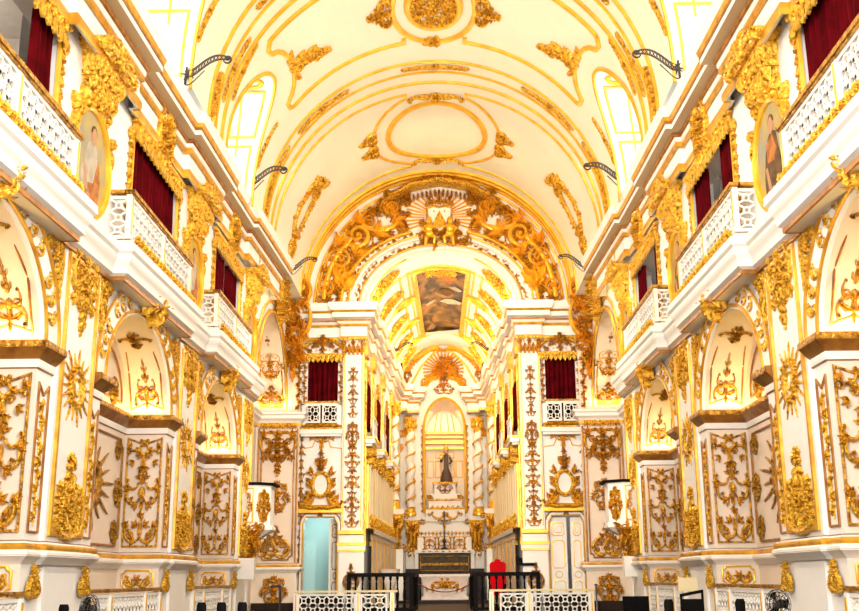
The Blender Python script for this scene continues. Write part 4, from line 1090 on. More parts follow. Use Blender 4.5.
for i, yb in enumerate(YB):
    if i == 0: continue
    yc = yb-.93; bn = f'the {WB[i]} vault bay'
    for sg, sd in ((-1, 'left'), (1, 'right')):
        vorn(o_spindle, sg*70, LUNY[i]+1.78, .10, .75, 'lunette_spindle', f'gilded spindle beyond the {sd} lunette in {bn}', 'carving', 'lunette spindles')
        vorn(o_spindle, sg*67, LUNY[i]-1.78, -.12, .75, 'lunette_spindle', f'gilded spindle before the {sd} lunette in {bn}', 'carving', 'lunette spindles')
        vorn(o_corner, sg*50, yc+.12, -.15, 1.0, 'rocaille_corner', f'big gilded rocaille at the {sd} end of the panel in {bn}', 'carving', 'vault corner rocailles')
        m = MB(vx(sg*13.5, yc+.05, pi, 1.)); sym = o_tri(); m.v = [(z*.75, y, x*1.5) for x, y, z in sym.v]; m.f = sym.f; m.mi = [0]*len(m.f)
        tag(m.build('medallion_wing', GOLD), f'gilded leaf wing on the {sd} of the crown medallion in {bn}', 'carving', 'medallion wings')
    root = empty('vault_medallion', vpt(0, yc), 0, f'gilded oval relief medallion at the crown of {bn}', 'medallion', 'vault medallions')
    m = MB(lambda v: tuple(a-b for a, b in zip(vx(.01, yc)(v), vpt(0, yc)))); R = random.Random(9+i)
    m.sym = False
    pts = [(R.uniform(-.5, .5), R.uniform(-.85, .85)) for _ in range(60)]
    dense_fill(m, R, [p for p in pts if (p[0]/.52)**2+(p[1]/.88)**2 < 1], .3, None, .10)
    for k in range(24): boss(m, .54*cos(2*pi*k/24), .92*sin(2*pi*k/24), .07, .1, 6)
    m.build('relief', GOLD, root)
    m = MB(lambda v: tuple(a-b for a, b in zip(vx(.01, yc)(v), vpt(0, yc)))); strand(m, [(.64*cos(2*pi*k/36), 1.05*sin(2*pi*k/36)) for k in range(37)], .09, .10); m.build('ring', GOLDL, root)
    m = MB(vx(.01, yc+1.75, pi/2, 1)); rosette(m, 0, 0, .22, 7, .1); m.sym = True; 
    for k in range(3): leaf(m, .0, .08*k-.1, .1+.4*k, .3, .08, .08, .4)
    m.sym = False; m.xf = (lambda f: (lambda v: f((v[2], v[1], v[0]))))(vx(.01, yc+1.75, 0, 1)); tag(m.build('medallion_clasp', GOLD), f'gilded clasp under the crown medallion in {bn}', 'carving', 'medallion clasps')
# last bay of the vault
for sg, sd in ((-1, 'left'), (1, 'right')):
    m = o_ring_orn(); m.v = [(z, y, x*1.9) for x, y, z in m.v]; m.xf = vx(sg*66, 30.9, -.12, .95); o = m.build('oval_wreath', GOLD)
    tag(o, f'gilded oval wreath with plume on the {sd} flank of the last vault bay', 'carving', 'oval wreaths')
    for dy, k in ((-.45, 'upper'), (.55, 'lower')):
        m = o_tri(); m.v = [(z*.7, y, x*1.0) for x, y, z in m.v]; m.xf = vx(sg*24.5, 30.95+dy, pi, 1.); tag(m.build('frame_leaf', GOLD), f'{k} gilded leaf beside the {sd} edge of the plain oval in the last vault bay', 'carving', 'oval frame leaves')
for Y, lb in ((28.55, 'top'), (33.35, 'foot')):
    m = MB(); shell(m, 0, 0, pi/2, .3, 7, 2.6, .1); m.sym = True; cscroll(m, (.1, .05), (.75, .02), .25, .06, .1); leaf(m, .1, .05, .3, .5, .12, .1, -.5); m.sym = False; rosette(m, 0, .02, .16, 6, .14)
    m.xf = (lambda f: (lambda v: f((v[0], v[1], -v[2]))))((lambda Y: (lambda v: vpt(v[0]/RV, Y+v[2], .01-v[1])))(Y))
    tag(m.build('oval_clasp', GOLD), f'gilded shell clasp at the {lb} of the plain oval in the last vault bay', 'carving', 'oval clasps')

# iron lamp brackets at the springing of the vault
def o_arm():
    m = MB()
    A = bez((0, 0, 0), (.25, 0, -.12), (.5, 0, .55), (.98, 0, .42), 14); B = bez((0, 0, .14), (.25, 0, .06), (.5, 0, .72), (.98, 0, .5), 14)
    m.tube(A, .022, 5); m.tube(B, .022, 5)
    for i in range(0, 14): m.tube([A[i], B[i+1]], .012, 4); m.tube([B[i], A[i+1]], .012, 4)
    m.tube([(.98+.09*cos(t), 0, .42+.09*sin(t)) for t in [pi/2-2*pi*k/10 for k in range(9)]], [.03-.0015*k for k in range(9)], 5)
    for t in range(7): m.tube([(.05, 0, .05), (.05+.16*cos(t*.9+.4), .05*(-1)**t, .05+.16*sin(t*.9+.4))], [.03, .008], 5)
    m.ball((1.0, 0, .45), .05, 6, 4); m.tube([(0, 0, -.2), (0.02, 0, .25)], .03, 5)
    m.tube(bez((.0, 0, -.2), (.1, 0, -.3), (.3, 0, .0), (.45, 0, .15), 8), .015, 4)
    return m
arm = shared('lamp_arm', o_arm, IRON)
for s, sd in ((-1, 'left'), (1, 'right')):
    for k, (y, z, x) in enumerate(((18.15, 10.62, 4.55), (24.7, 10.95, 4.6), (31.4, 10.75, 4.45))):
        inst(arm, 'lamp_bracket', (s*x, y, z), 0 if s < 0 else pi, ((.78, .9, .72)[k]), None, f'{WB[k]} wrought iron lamp bracket on the {sd} vault springing', 'lamp bracket', 'iron lamp brackets')

# ---------------------------------------------------------------- tympanum over the chancel arch
def in_band(x, z): 
    r1 = ((x-XC)/3.3)**2+((z-10.5)/2.68)**2; r2 = (x/4.15)**2+((z-10.5)/4.15)**2
    return r1 > 1 and r2 < 1 and z > 10.55
R = random.Random(21)
for sg, sd in ((-1, 'left'), (1, 'right')):
    m = MB(); R = random.Random(33)
    pts = []
    while len(pts) < 150:
        x, z = R.uniform(1.0, 4.2), R.uniform(10.6, 14.7)
        if not in_band(x, z): continue
        if ((x-1.95)/.46)**2+((z-13.3)/.34)**2 < 1 or ((x-3.62)/.20)**2+((z-11.9)/.55)**2 < 1 or ((x-2.85)/.24)**2+((z-12.6)/.2)**2 < 1 or ((x-3.9)/.14)**2+((z-11.1)/.4)**2 < 1: continue
        pts.append((x, z))
    dense_fill(m, R, pts, .30, lambda x, z: atan2(z-10.5, x)+pi/2, .15)
    for a in range(8, 66, 5):
        b = radians(a); x, z = 4.05*cos(b), 10.5+4.05*sin(b); leaf(m, x, z, b+2.2, .38, .12, .14, .7)
    fl = lambda q: [(sg*x+.03, y+F-.015, z) for x, y, z in q.v]
    root = empty('tympanum_carving', (0, 0, 0), 0, f'dense gilded scrollwork on the {sd} half of the wall above the chancel arch', 'carving', 'tympanum carvings')
    m.v = fl(m); m.build('foliage', GOLD, root)
    m = MB()
    strand(m, [(4.12*cos(radians(a)), 10.5+4.12*sin(radians(a))) for a in range(2, 68, 3)], .05, .12)
    strand(m, [(3.28*cos(radians(a))+.04, 10.5+2.66*sin(radians(a))) for a in range(2, 78, 4)], .06, .14)
    for x, z, r, a0, h_ in ((2.75, 12.95, .52, 1.2, -1), (3.35, 12.1, .38, .5, 1), (1.6, 13.95, .32, 2., -1), (3.78, 11.15, .3, 1., -1), (2.35, 13.45, .28, 3., 1)): scroll(m, x, z, r, a0, h_, 1.7, r*.3, .24)
    strand(m, bez((3.9, 10.7), (3.75, 12.3), (3.2, 12.4), (2.95, 12.9), 14), .10, .2); strand(m, bez((2.6, 13.35), (2.2, 13.0), (1.8, 13.0), (1.4, 13.4), 12), .09, .2)
    for x, z, a, L in ((3.4, 11.3, 1.9, .8), (3.2, 11.0, 1.6, .9), (2.9, 12.2, 2.2, .7), (2.2, 12.95, 2.6, .7), (1.6, 13.4, 2.8, .6), (3.5, 12.6, 2.2, .6), (2.9, 13.4, 2.5, .6)): spray(m, x, z, a, L, .2, 3, .5)
    m.v = fl(m); m.build('scrolls', GOLDL, root)
root = empty('tympanum_crest', (.05, F-.02, 13.42), 0, 'gilded canopied crest with rays and shield above the chancel arch', 'crest')
m = MB(); R = random.Random(2)
P = [(-1.75, .9), (-1.45, 1.0), (-1.0, 1.28), (-.5, 1.40), (0, 1.48), (.5, 1.40), (1.0, 1.28), (1.45, 1.0), (1.75, .9)]
strand(m, P, [.12, .14, .15, .15, .18, .15, .15, .14, .12], .40); strand(m, [(x, z-.14) for x, z in P], .06, .44)
for j in range(19):
    x = -1.3+2.6*j/18; z = 1.12-.30*abs(x/1.3)**1.5; leaf(m, x, z, -pi/2, .24, .06, .38, 0, 2, 5)
for sx in (-1, 1):
    m.sym = False
    for a, L in ((-.4, .7), (-.9, .8), (-1.3, .9)): leaf(m, sx*1.55, .85, a if sx > 0 else pi-a, L, .22, .22, -.8*sx)
    scroll(m, sx*1.75, .95, .2, 0, sx, 1.4, .07, .4)
for x in (-.5, -.25, 0, .25, .5): rosette(m, x, 1.55-.12*abs(x), .16, 6, .42)
m.build('canopy', GOLD, root)
m = MB()
for j in range(26):
    a = -.45+(pi+.9)*j/25; r0, r1 = .52, 1.12
    strand(m, [(r0*cos(a), .15+r0*sin(a)*.85), (r1*cos(a)*1.05, .15+r1*sin(a)*.82)], [.018, .032], .09)
m.build('sun_rays', GOLDL, root)
m = MB(); m.poly([(1.2*cos(2*pi*k/30), -.01, .15+.98*sin(2*pi*k/30)) for k in range(30)]); m.build('ray_field', LATT, root)
m = MB(); m.add([(x, -.16, z) for x, z in ((-.42, .45), (-.2, .52), (0, .47), (.2, .52), (.42, .45), (.40, .0), (.2, -.28), (0, -.4), (-.2, -.28), (-.40, .0))], [tuple(range(10))]); m.build('shield', LATT, root)
m = MB(); strand(m, [(-.42, .45), (-.2, .52), (0, .47), (.2, .52), (.42, .45), (.40, .0), (.2, -.28), (0, -.4), (-.2, -.28), (-.40, .0), (-.42, .45)], .05, .24)
m.add([(-.24, -.2, -.1), (0, -.2, .36), (.24, -.2, -.1), (0, -.2, -.3), (-.24, -.16, -.1), (0, -.16, .36), (.24, -.16, -.1), (0, -.16, -.3)], [(0, 3, 2, 1), (0, 1, 5, 4), (1, 2, 6, 5)])
for x in (-.18, .18): boss(m, x, .34, .05, .24, 6)
for j in range(14): a = pi*j/13; boss(m, .45*cos(a), .6+.12*sin(a), .07, .3, 6)
for x in (-.3, 0, .3): leaf(m, x, .62, pi/2-x, .3, .09, .3)
m.build('crown', GOLD, root)
m = MB(); R = random.Random(4); dense_fill(m, R, [(R.gauss(0, .5), -.55+R.gauss(0, .18)) for _ in range(34)], .3, None, .2)
for x in (-.5, .5): scroll(m, x, -.5, .25, 0, 1 if x > 0 else -1, 1.5, .08, .25)
m.build('garland', GOLD, root)
def o_putto():
    m = MB()
    m.ball((0, -.2, .62), .13, 8, 6); m.ball((0, -.18, .32), .17, 8, 6, (1, .8, 1.35)); m.ball((.02, -.2, .08), .17, 8, 6, (1.1, .9, .9))
    m.tube([(.1, -.2, .42), (.26, -.28, .34), (.34, -.3, .5)], [.07, .055, .04], 6); m.tube([(-.1, -.2, .42), (-.25, -.28, .28), (-.16, -.34, .12)], [.07, .055, .04], 6)
    m.tube([(.08, -.22, .04), (.24, -.32, -.1), (.2, -.26, -.34)], [.10, .08, .045], 6); m.tube([(-.06, -.22, .02), (-.1, -.34, -.16), (-.14, -.26, -.4)], [.10, .08, .045], 6)
    m.ball((0, -.19, .70), .11, 8, 5); m.ball((.0, -.33, .60), .025, 5, 4)
    return m
def o_wings():
    m = MB(); m.sym = True
    for a, L in ((.9, .42), (.6, .46), (.3, .42), (.0, .34)): leaf(m, .08, .42, a, L, .08, .1, .5, 1)
    m.sym = False; return m
for sx, sd in ((-1, 'left'), (1, 'right')):
    o = inst(shared('putto_body', o_putto, GOLDL), 'gilded_putto', (.05+sx*.36, F-.12, 12.85), 0, (-sx*.85, .85, .85), None, f'gilded winged putto seated {sd} of the shield above the chancel arch', 'figure', 'gilded putti')
    inst(shared('putto_wings', o_wings, GOLD), 'wings', parent=o)
# gilt corner masses where nave cornice meets the end wall
def o_mass(seed):
    m = MB(); R = random.Random(seed)
    pts = []
    for k in range(95):
        z = R.uniform(0, 3.0); hw = .24+.20*sin(pi*min(1, z/3.0))+.12*(z > 2); pts.append((R.uniform(-hw, hw), z))
    dense_fill(m, R, pts, .34, lambda x, z: -pi/2, .30)
    for z in (.4, .9, 1.4, 1.9, 2.4, 2.8): rosette(m, R.uniform(-.15, .15), z, .2, 7, .4)
    m.sym = True; cscroll(m, (.1, 2.9), (.5, 2.2), .4, .08, .3); cscroll(m, (.45, 2.0), (.2, .9), .3, .07, .3); m.sym = False
    leaf(m, 0, .2, -pi/2, .7, .16, .2); return m
for s, sd in ((-1, 'left'), (1, 'right')):
    carve('corner_mass', lambda: o_mass(6), (s*4.80+.05, 34.34, 8.3), 0, (.9, .9, 1.03), 'corner_cresting', f'tall gilded foliage mass in the {sd} corner beside the chancel arch wall', 'carving', 'corner crestings', GOLDL)
    carve('corner_strip', lambda: o_strip(1.7, .13, 8), (s*4.60+.05, 34.36, 6.85), 0, (1, 1.6, 1), 'corner_strip', f'slim gilded trail under the foliage mass in the {sd} corner', 'carved strip', 'corner strips')
    carve('side_mass', lambda: o_mass(9), (s*4.9, 31.9, 9.3), rz_of(s), (.9, .8, .42), 'cornice_cresting', f'gilded cresting over the crown of the tall {sd} arch', 'carving', 'cornice crestings')
    # tall arch: soffit panels and lower panel on the corner pier
    root = empty('arch_carving', (s*5.42, 34.36, 6.9), 0, f'tall carved and gilded soffit panel of the {sd} arch beside the chancel', 'carved panel', 'tall arch panels')
    def txf(v, s=s):
        a_ = max(0, v[2])/2.9
        return (v[0], (H4-.0)*(cos(a_)-1)-.0+v[1]*cos(a_)*1.0, (R4)*sin(a_)+v[1]*sin(a_))
    m = MB(txf); frame2(m, [(-.34, .1), (.34, .1), (.36, .8), (.34, 1.6), (.30, 2.4), (.22, 3.0), (-.22, 3.0), (-.30, 2.4), (-.34, 1.6), (-.36, .8)], .05, .04); m.build('frame', BRONZE, root)
    m = MB(txf); q = o_tri(); m.v = [(x*.95, y, z*.85+.2) for x, y, z in q.v]; m.f = q.f; m.mi = [0]*len(m.f); m.build('scroll_ornament', GOLD, root)
    m = MB(txf); q = o_rocaille(); m.v = [(x*.95, y, z*1.1+1.65) for x, y, z in q.v]; m.f = q.f; m.mi = [0]*len(m.f); m.build('cartouche', GOLD, root)
    m = MB(txf); q = o_rocaille(); m.v = [(x*.7, y, z*.7+2.7) for x, y, z in q.v]; m.f = q.f; m.mi = [0]*len(m.f); m.build('crown_ornament', BRONZE, root)
    root = empty('pier_carving', (s*5.17, 34.36, 2.2), 0, f'white wall panel with three gilded cartouches beside the {sd} pulpit', 'carved panel', 'pier panels')
    m = MB(); frame2(m, rect(-.52, .52, .0, 3.95, .12), .05, .04); frame2(m, [(-.62, -.1), (-.62, 4.1)], .06, .04, False); frame2(m, [(.62, -.1), (.62, 4.1)], .06, .04, False); m.build('frame', OLDGOLD, root)
    m = MB()
    for j in range(14): shell(m, -.58+1.16*(j+.5)/14, 4.22, -pi/2, .14, 3, 1.2, .06); boss(m, -.58+1.16*(j+.5)/14, 4.25, .045, .09, 6)
    m.build('fringe', GOLD, root)
    for nm, key, fn, z, sc_ in (('tail_cartouche', 'pendant_carving', o_pendant, 3.95, (1.15, 1, 1.25)), ('rosette_cartouche', 'rocaille', o_rocaille, 1.95, (.95, 1, 1.05)), ('pyramid_cartouche', 'tri', o_tri, .12, (1.05, 1, 1.15))):
        inst(shared(key, fn, GOLD), nm, (0, 0, z), sc=sc_, parent=root)
    carve('rocaille', o_rocaille, (s*5.17, 34.30, 1.28), 0, (.95, 1, .95), 'dado_cartouche', f'gilded leaf cartouche low on the wall below the {sd} panel near the pulpit', 'carving', 'dado cartouches')
    m = MB(); m.box(*sorted((s*4.55, s*5.85)), 34.2, 34.34, FLOOR, .9); tag(m.build('wooden_plinth', DARKW), f'dark wooden plinth along the foot of the wall near the {sd} pulpit', 'plinth', 'wooden plinths')

# ---------------------------------------------------------------- end wall: door bays
for s, sd in ((-1, 'left'), (1, 'right')):
    xc = XC+s*3.92; y = F-.01
    root = empty('door_pediment', (xc, y, DZ+.12), 0, f'gilded pediment with white oval over the {sd} doorway of the end wall', 'pediment', 'door pediments')
    m = MB(); m.sym = True
    strand(m, [(0, .18), (.3, .17), (.55, .22), (.68, .18)], [.1, .1, .1, .05], .3); cscroll(m, (.66, .3), (.25, .52), .35, .08, .24); cscroll(m, (.62, .28), (.4, .62), .2, .07, .2)
    leaf(m, .3, .3, .6, .45, .14, .2, .6); leaf(m, .28, .9, .5, .3, .1, .15, 1.); leaf(m, .26, 1.25, 1., .3, .1, .15, .6); leaf(m, .06, 1.5, 1.1, .3, .1, .15)
    for z in (.45, .65, .85, 1.05, 1.25): boss(m, .33, z, .07, .16, 6); leaf(m, .3, z, .2, .22, .07, .14, .6, 2, 5)
    m.sym = False; strand(m, [(.27*cos(2*pi*k/26), .92+.38*sin(2*pi*k/26)) for k in range(27)], .075, .18)
    rosette(m, 0, 1.45, .16, 7, .2); rosette(m, 0, 1.7, .17, 7, .16); rosette(m, 0, 1.92, .11, 6, .14); leaf(m, 0, 2.0, pi/2, .4, .1, .12); rosette(m, 0, 0.02, .16, 6, .2)
    m.build('carving', GOLD, root)
    m = MB(); m.box(-.72, .72, -.22, 0, .02, .14); m.build('shelf', GOLDL, root)
    m = MB(); m.poly([(.26*cos(2*pi*k/26), -.05, .92+.36*sin(2*pi*k/26)) for k in range(26)]); m.build('oval_field', WHITE, root)
    root = empty('wall_moulding', (xc, y, DZ+.5), 0, f'gilt shouldered frame on the end wall over the {sd} pediment', 'panel frame', 'end wall frames')
    m = MB(); frame2(m, [(-.66, 0), (-.66, 1.7), (-.3, 1.75), (-.22, 1.95), (.22, 1.95), (.3, 1.75), (.66, 1.7), (.66, 0)], .035, .03, False); m.build('frame', GOLDL, root)
    m = MB(); q = o_key(); m.v = [(x*1.1, y_*.5, z*1.2+2.55) for x, y_, z in q.v]; m.f = q.f; m.mi = [0]*len(m.f); m.sym = True; cscroll(m, (.2, 2.45), (.66, 2.3), .3, .06, .1); m.sym = False; m.build('pendant_ornament', GOLD, root)
    # balcony
    root = empty('tribune_balcony', (xc, F, 6.25), 0, f'small white lattice balcony in the {sd} end wall above the door', 'balcony', 'end wall balconies')
    m = MB(); m.box(-.70, .70, -.34, 0, -.08, .06); m.box(-.66, .66, -.28, 0, -.16, -.08); m.build('slab', LATT, root)
    m = MB(); m.box(-.66, .66, -.30, -.2, .06, .12)
    for j in range(12): shell(m, -.6+1.2*(j+.5)/12, .08, pi/2, .13, 3, 1.6, .32)
    m.build('gilt_fringe', GOLD, root)
    m = MB(); lattice(m, -.5, -.08, .32, .82, .21, -.29, -.26); lattice(m, .08, .5, .32, .82, .21, -.29, -.26); m.box(-.64, .64, -.28, -.24, .86, .92); m.box(-.64, -.52, -.28, -.24, .22, .9); m.box(.52, .64, -.28, -.24, .22, .9); m.build('lattice', LATT, root)
    m = MB(); m.box(-.68, .68, -.32, -.2, .92, .98); m.build('hand_rail', BRONZE, root)
    for k, (a, b) in enumerate(((-.5, .0), (.5, .005))):
        curtain('red_curtain', a, b, 0, 1.62, (xc, F+.1, 7.08), 0, f'dark red curtain on the {"left" if k == 0 else "right"} of the {sd} end wall window', 0, 20+k+s, 'end wall curtains')
    root = empty('pelmet', (xc, F-.02, 8.55), 0, f'gilded scalloped pelmet with crest over the {sd} end wall window', 'pelmet', 'end wall pelmets')
    m = MB(); m.box(-.74, .74, -.2, 0, .18, .28)
    for j in range(9):
        x = -.62+1.24*j/8; m.add([(x+.075*c_, -.16, .18-.2*s_) for c_, s_ in ((-1, 0), (-.8, .6), (0, 1), (.8, .6), (1, 0))]+[(x+.075*c_, -.12, .18-.2*s_) for c_, s_ in ((-1, 0), (-.8, .6), (0, 1), (.8, .6), (1, 0))], [(0, 1, 2, 3, 4), (9, 8, 7, 6, 5)]+[(a, a+1, a+6, a+5) for a in range(4)])
    m.build('scalloped_board', GOLD, root)
    m = MB(); sym_orn(m, 71, .55, .6, lambda t: 1.1-.95*t, 3, .28, .18); m.sym = True; cscroll(m, (.1, .75), (.72, .32), .25, .07, .2); m.sym = False; shell(m, 0, .6, pi/2, .22, 7, 2.6, .24); m.build('crest', GOLD, root)
    root = empty('window_edging', (xc, F-.01, 7.1), 0, f'gilded leaf trails down both sides of the {sd} end wall window', 'carved strip', 'end wall trails')
    for k in (-1, 1): inst(shared('edge_strip', lambda: o_strip(1.55, .10, 15), GOLD), 'trail', (k*.60, 0, 0), parent=root)
    root = empty('door_trail', (XC+s*4.56, F-.01, 2.1), 0, f'long gilded leaf trail on the outer edge of the {sd} doorway', 'carved strip', 'door trails')
    inst(shared('door_strip', lambda: o_cand(4.0, .10, 19), GOLD), 'trail', parent=root)
    # pilaster ornament
    px = XC+s*2.90
    root = empty('pilaster_carving', (px, F-.165, 3.2), 0, f'gilded candelabrum ornament on the pilaster on the {sd} of the chancel arch', 'carved panel', 'pilaster carvings')
    inst(shared('pil_strip', lambda: o_cand(2.6, .22, 25), GOLD), 'lower_trail', (0, 0, .0), parent=root); inst(shared('pil_strip2', lambda: o_cand(1.6, .15, 26), GOLD), 'upper_trail', (0, 0, 3.5), parent=root)
    inst(shared('rocaille', o_rocaille, GOLD), 'cartouche', (0, 0, 2.95), sc=(.5, 1, .9), parent=root)
    root = empty('pilaster_capital', (px, F-.16, 8.78), 0, f'gilded leafy capital of the pilaster on the {sd} of the chancel arch', 'capital', 'pilaster capitals')
    m = MB(); m.box(-.40, .40, -.12, .1, .50, .58)
    for k in range(5): leaf(m, -.28+.14*k, .0, pi/2, .4, .1, .12, 0, 3)
    m.sym = True; scroll(m, .3, .42, .13, pi, -1, 1.4, .05, .16); m.sym = False; rosette(m, 0, .42, .1, 6, .16); m.build('foliage', GOLD, root)
    carve('tri', o_tri, (px, F-.23, 1.35), 0, (.6, 1, .9), 'pedestal_cartouche', f'gilded cartouche on the pedestal of the {sd} chancel pilaster', 'carving', 'pedestal cartouches')
# doors
m = MB()
for x in (DX0, DX1): frame2(m, [(x, .5), (x, 3.5)], .05, .04, False)
m.v = [(x, y, z) for x, y, z in m.v]
for s, sd, nd in ((-1, 'left', 1), (1, 'right', 2)):
    xc = XC+s*3.92
    t = MB(); P = [(-.60, FLOOR), (-.60, 3.35), (-.48, DZ+.04), (.48, DZ+.04), (.60, 3.35), (.60, FLOOR)]
    frame2(t, P, .10, .06, False); t.v = [(x+xc, y+F-.01, z) for x, y, z in t.v]
    do = struct(t.build('door_%d' % nd, LATT))
    t = MB(); frame2(t, [(x*.93, z-.03) for x, z in P], .05, .08, False); t.v = [(x+xc, y+F-.012, z) for x, y, z in t.v]; t.build('gilt_fillet', GOLDL, do)
    t = MB(); frame2(t, [(-.66, FLOOR), (-.66, 3.0), (-.62, 3.5), (-.45, 3.66), (.45, 3.66), (.62, 3.5), (.66, 3.0), (.66, FLOOR)], .04, .04, False); t.v = [(x+xc, y+F-.012, z) for x, y, z in t.v]; t.build('brown_fillet', OLDGOLD, do)
    def leaf_mesh(wd):
        q = MB(); q.box(0, wd, -.03, .03, 0, 3.02); return q
    def leaf_trim(wd):
        q = MB()
        for z0, z1 in ((2.45, 2.85), (1.45, 2.3), (.1, 1.05)): frame2(q, rect(.09, wd-.09, z0, z1, .05), .03, .02)
        frame2(q, [(wd/2+.11*cos(2*pi*k/16), 1.25+.10*sin(2*pi*k/16)) for k in range(16)], .025, .02); frame2(q, rect(.16, wd-.16, 2.55, 2.75, .0), .02, .015)
        q.v = [(x, y-.03, z) for x, y, z in q.v]; return q
    if nd == 1:
        lf = leaf_mesh(.55).build('door_leaf', WHITE, do); lf.location = (XC-DX0-.04, F+.5, FLOOR); lf.rotation_euler.z = -radians(99)+pi/2*0
        lf.rotation_euler.z = radians(248)
        tr = leaf_trim(.55).build('gilt_panels', GOLDL, lf); tr2 = leaf_trim(.55); tr2.v = [(x, -y, z) for x, y, z in tr2.v]; tr2.build('gilt_panels', BRONZE, lf)
    else:
        for k, (x, a, wd) in enumerate(((XC+DX0+.02, radians(-4), .56), (XC+DX1-.02, radians(184)-pi, .40))):
            lf = leaf_mesh(wd).build('door_leaf', WHITE, do); lf.location = (x if k == 0 else x-wd, F+.12, FLOOR); lf.rotation_euler.z = 0
            leaf_trim(wd).build('gilt_panels', GOLDL, lf)
# rooms behind the doors
m = MB(); x0, x1 = XC-5.4, XC-2.9
m.quad((x0, F+2.4, FLOOR), (x1, F+2.4, FLOOR), (x1, F+2.4, 4), (x0, F+2.4, 4)); m.quad((x0, F+.5, FLOOR), (x0, F+2.4, FLOOR), (x0, F+2.4, 4), (x0, F+.5, 4)); m.quad((x1, F+.5, FLOOR), (x1, F+2.4, FLOOR), (x1, F+2.4, 4), (x1, F+.5, 4)); m.quad((x0, F+.5, 4), (x1, F+.5, 4), (x1, F+2.4, 4), (x0, F+2.4, 4))
struct(m.build('wall_sacristy', TEAL))
m = MB(); x0, x1 = XC+2.9, XC+5.4
m.quad((x0, F+2.4, FLOOR), (x1, F+2.4, FLOOR), (x1, F+2.4, 4), (x0, F+2.4, 4)); m.quad((x0, F+.5, 4), (x1, F+.5, 4), (x1, F+2.4, 4), (x0, F+2.4, 4)); m.quad((x0, F+.5, FLOOR), (x0, F+2.4, FLOOR), (x0, F+2.4, 4), (x0, F+.5, 4)); m.quad((x1, F+.5, FLOOR), (x1, F+2.4, FLOOR), (x1, F+2.4, 4), (x1, F+.5, 4))
struct(m.build('wall_passage', GREYW))

# pulpits
for s, sd in ((-1, 'left'), (1, 'right')):
    root = empty('pulpit', (s*4.98, 28.4, 1.93), 0, f'white and gilt carved pulpit with black book rail on the {sd} wall', 'pulpit', 'pulpits')
    hx = [(-.36, -.40), (.26, -.40), (.60, -.12), (.60, .5), (-.36, .5)]
    if s > 0: hx = [(-x, y) for x, y in hx][::-1]
    t = MB(); t.grid([[(x*f, y*f, z) for x, y in hx] for f, z in ((.12, .45), (.4, .66), (.95, .86), (1.08, .92), (1.08, 1.0), (1., 1.04), (1., 2.0), (1.06, 2.04))], True); t.poly([(x*1.06, y*1.06, 2.04) for x, y in hx]); t.build('tub', LATT, root, smooth=20)
    t = MB(); t.grid([[(x*f, y*f, z) for x, y in hx] for f, z in ((1.1, 2.04), (1.2, 2.06), (1.2, 2.11), (1.0, 2.12))], True); t.poly([(x*1.15, y*1.15, 2.115) for x, y in hx]); t.build('book_rail', BLACKW, root, smooth=20)
    t = MB(); frame2(t, rect(-.30 if s < 0 else -.20, .20 if s < 0 else .30, 1.10, 1.96), .035, .03); t.v = [(x, y-.405, z) for x, y, z in t.v]; t.build('panel_frame', GOLDL, root)
    t = o_rocaille(); t.v = [((x*.55)-(.05 if s < 0 else -.05), y*.6-.405, z*.85+1.53) for x, y, z in t.v]; t.build('panel_cartouche', GOLD, root)
    t = o_rocaille(); t.v = [(-s*(x*.33+.43+.6*-y), y*.6-.27+x*.28, z*.85+1.53) for x, y, z in t.v]; t.build('corner_cartouche', GOLD, root)
    t = MB(); R = random.Random(5)
    dense_fill(t, R, [(R.uniform(-.42, .42), .95+R.uniform(-.12, .06)) for _ in range(16)], .24, None, .12); t.v = [(x, y-.36, z) for x, y, z in t.v]; t.build('base_garland', GOLD, root)
    t = MB()
    for z, w_ in ((.7, .3), (.5, .22), (.3, .18)): rosette(t, 0, z, w_, 7, .2)
    t.sym = True; leaf(t, .05, .8, -1., .5, .14, .2, -.8); leaf(t, .02, .4, -1.3, .4, .12, .16); t.sym = False; leaf(t, 0, .3, -pi/2, .35, .1, .14); t.v = [(x*1.2-s*.12, y-.26, z) for x, y, z in t.v]; t.build('console', GOLD, root)
    carve('tri', o_tri, (s*4.52, 28.9, 2.25), 0, (.5, 1, .75), 'console_leaf', f'dark gilded scroll bracket under the {sd} pulpit', 'bracket', 'pulpit brackets')

# dimness painted into dark walls behind the end-wall tribunes and the chancel tribunes
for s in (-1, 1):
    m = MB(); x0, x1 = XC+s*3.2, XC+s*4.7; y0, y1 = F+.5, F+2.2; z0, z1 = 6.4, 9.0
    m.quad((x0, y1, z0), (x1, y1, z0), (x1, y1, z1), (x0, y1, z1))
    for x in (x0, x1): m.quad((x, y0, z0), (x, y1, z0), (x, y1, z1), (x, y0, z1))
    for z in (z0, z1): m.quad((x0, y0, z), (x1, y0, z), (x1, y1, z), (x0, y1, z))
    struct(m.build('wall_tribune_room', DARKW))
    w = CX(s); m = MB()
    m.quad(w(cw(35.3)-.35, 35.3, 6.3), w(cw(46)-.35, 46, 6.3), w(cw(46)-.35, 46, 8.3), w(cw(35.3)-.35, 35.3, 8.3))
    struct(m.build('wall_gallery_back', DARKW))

for s, sd in ((-1, 'left'), (1, 'right')):
    w = CX(s)
    inst(arm, 'lamp_bracket', w(cw(43)+.42, 43., 10.6), 0 if s < 0 else pi, .7, None, f'iron lamp bracket on the {sd} chancel cornice', 'lamp bracket', 'chancel lamp brackets')
    m = MB(); m.box(-.09, .09, -.10, .10, .05, .26); m.box(-.02, .02, -.02, .02, 0, .06); m.box(-.11, .11, -.12, -.10, .03, .28)
    o = m.build('floodlight', BLACKW); o.location = w(cw(46.5)+.40, 46.5, 10.5); tag(o, f'small black floodlight standing on the {sd} chancel cornice', 'floodlight', 'floodlights')

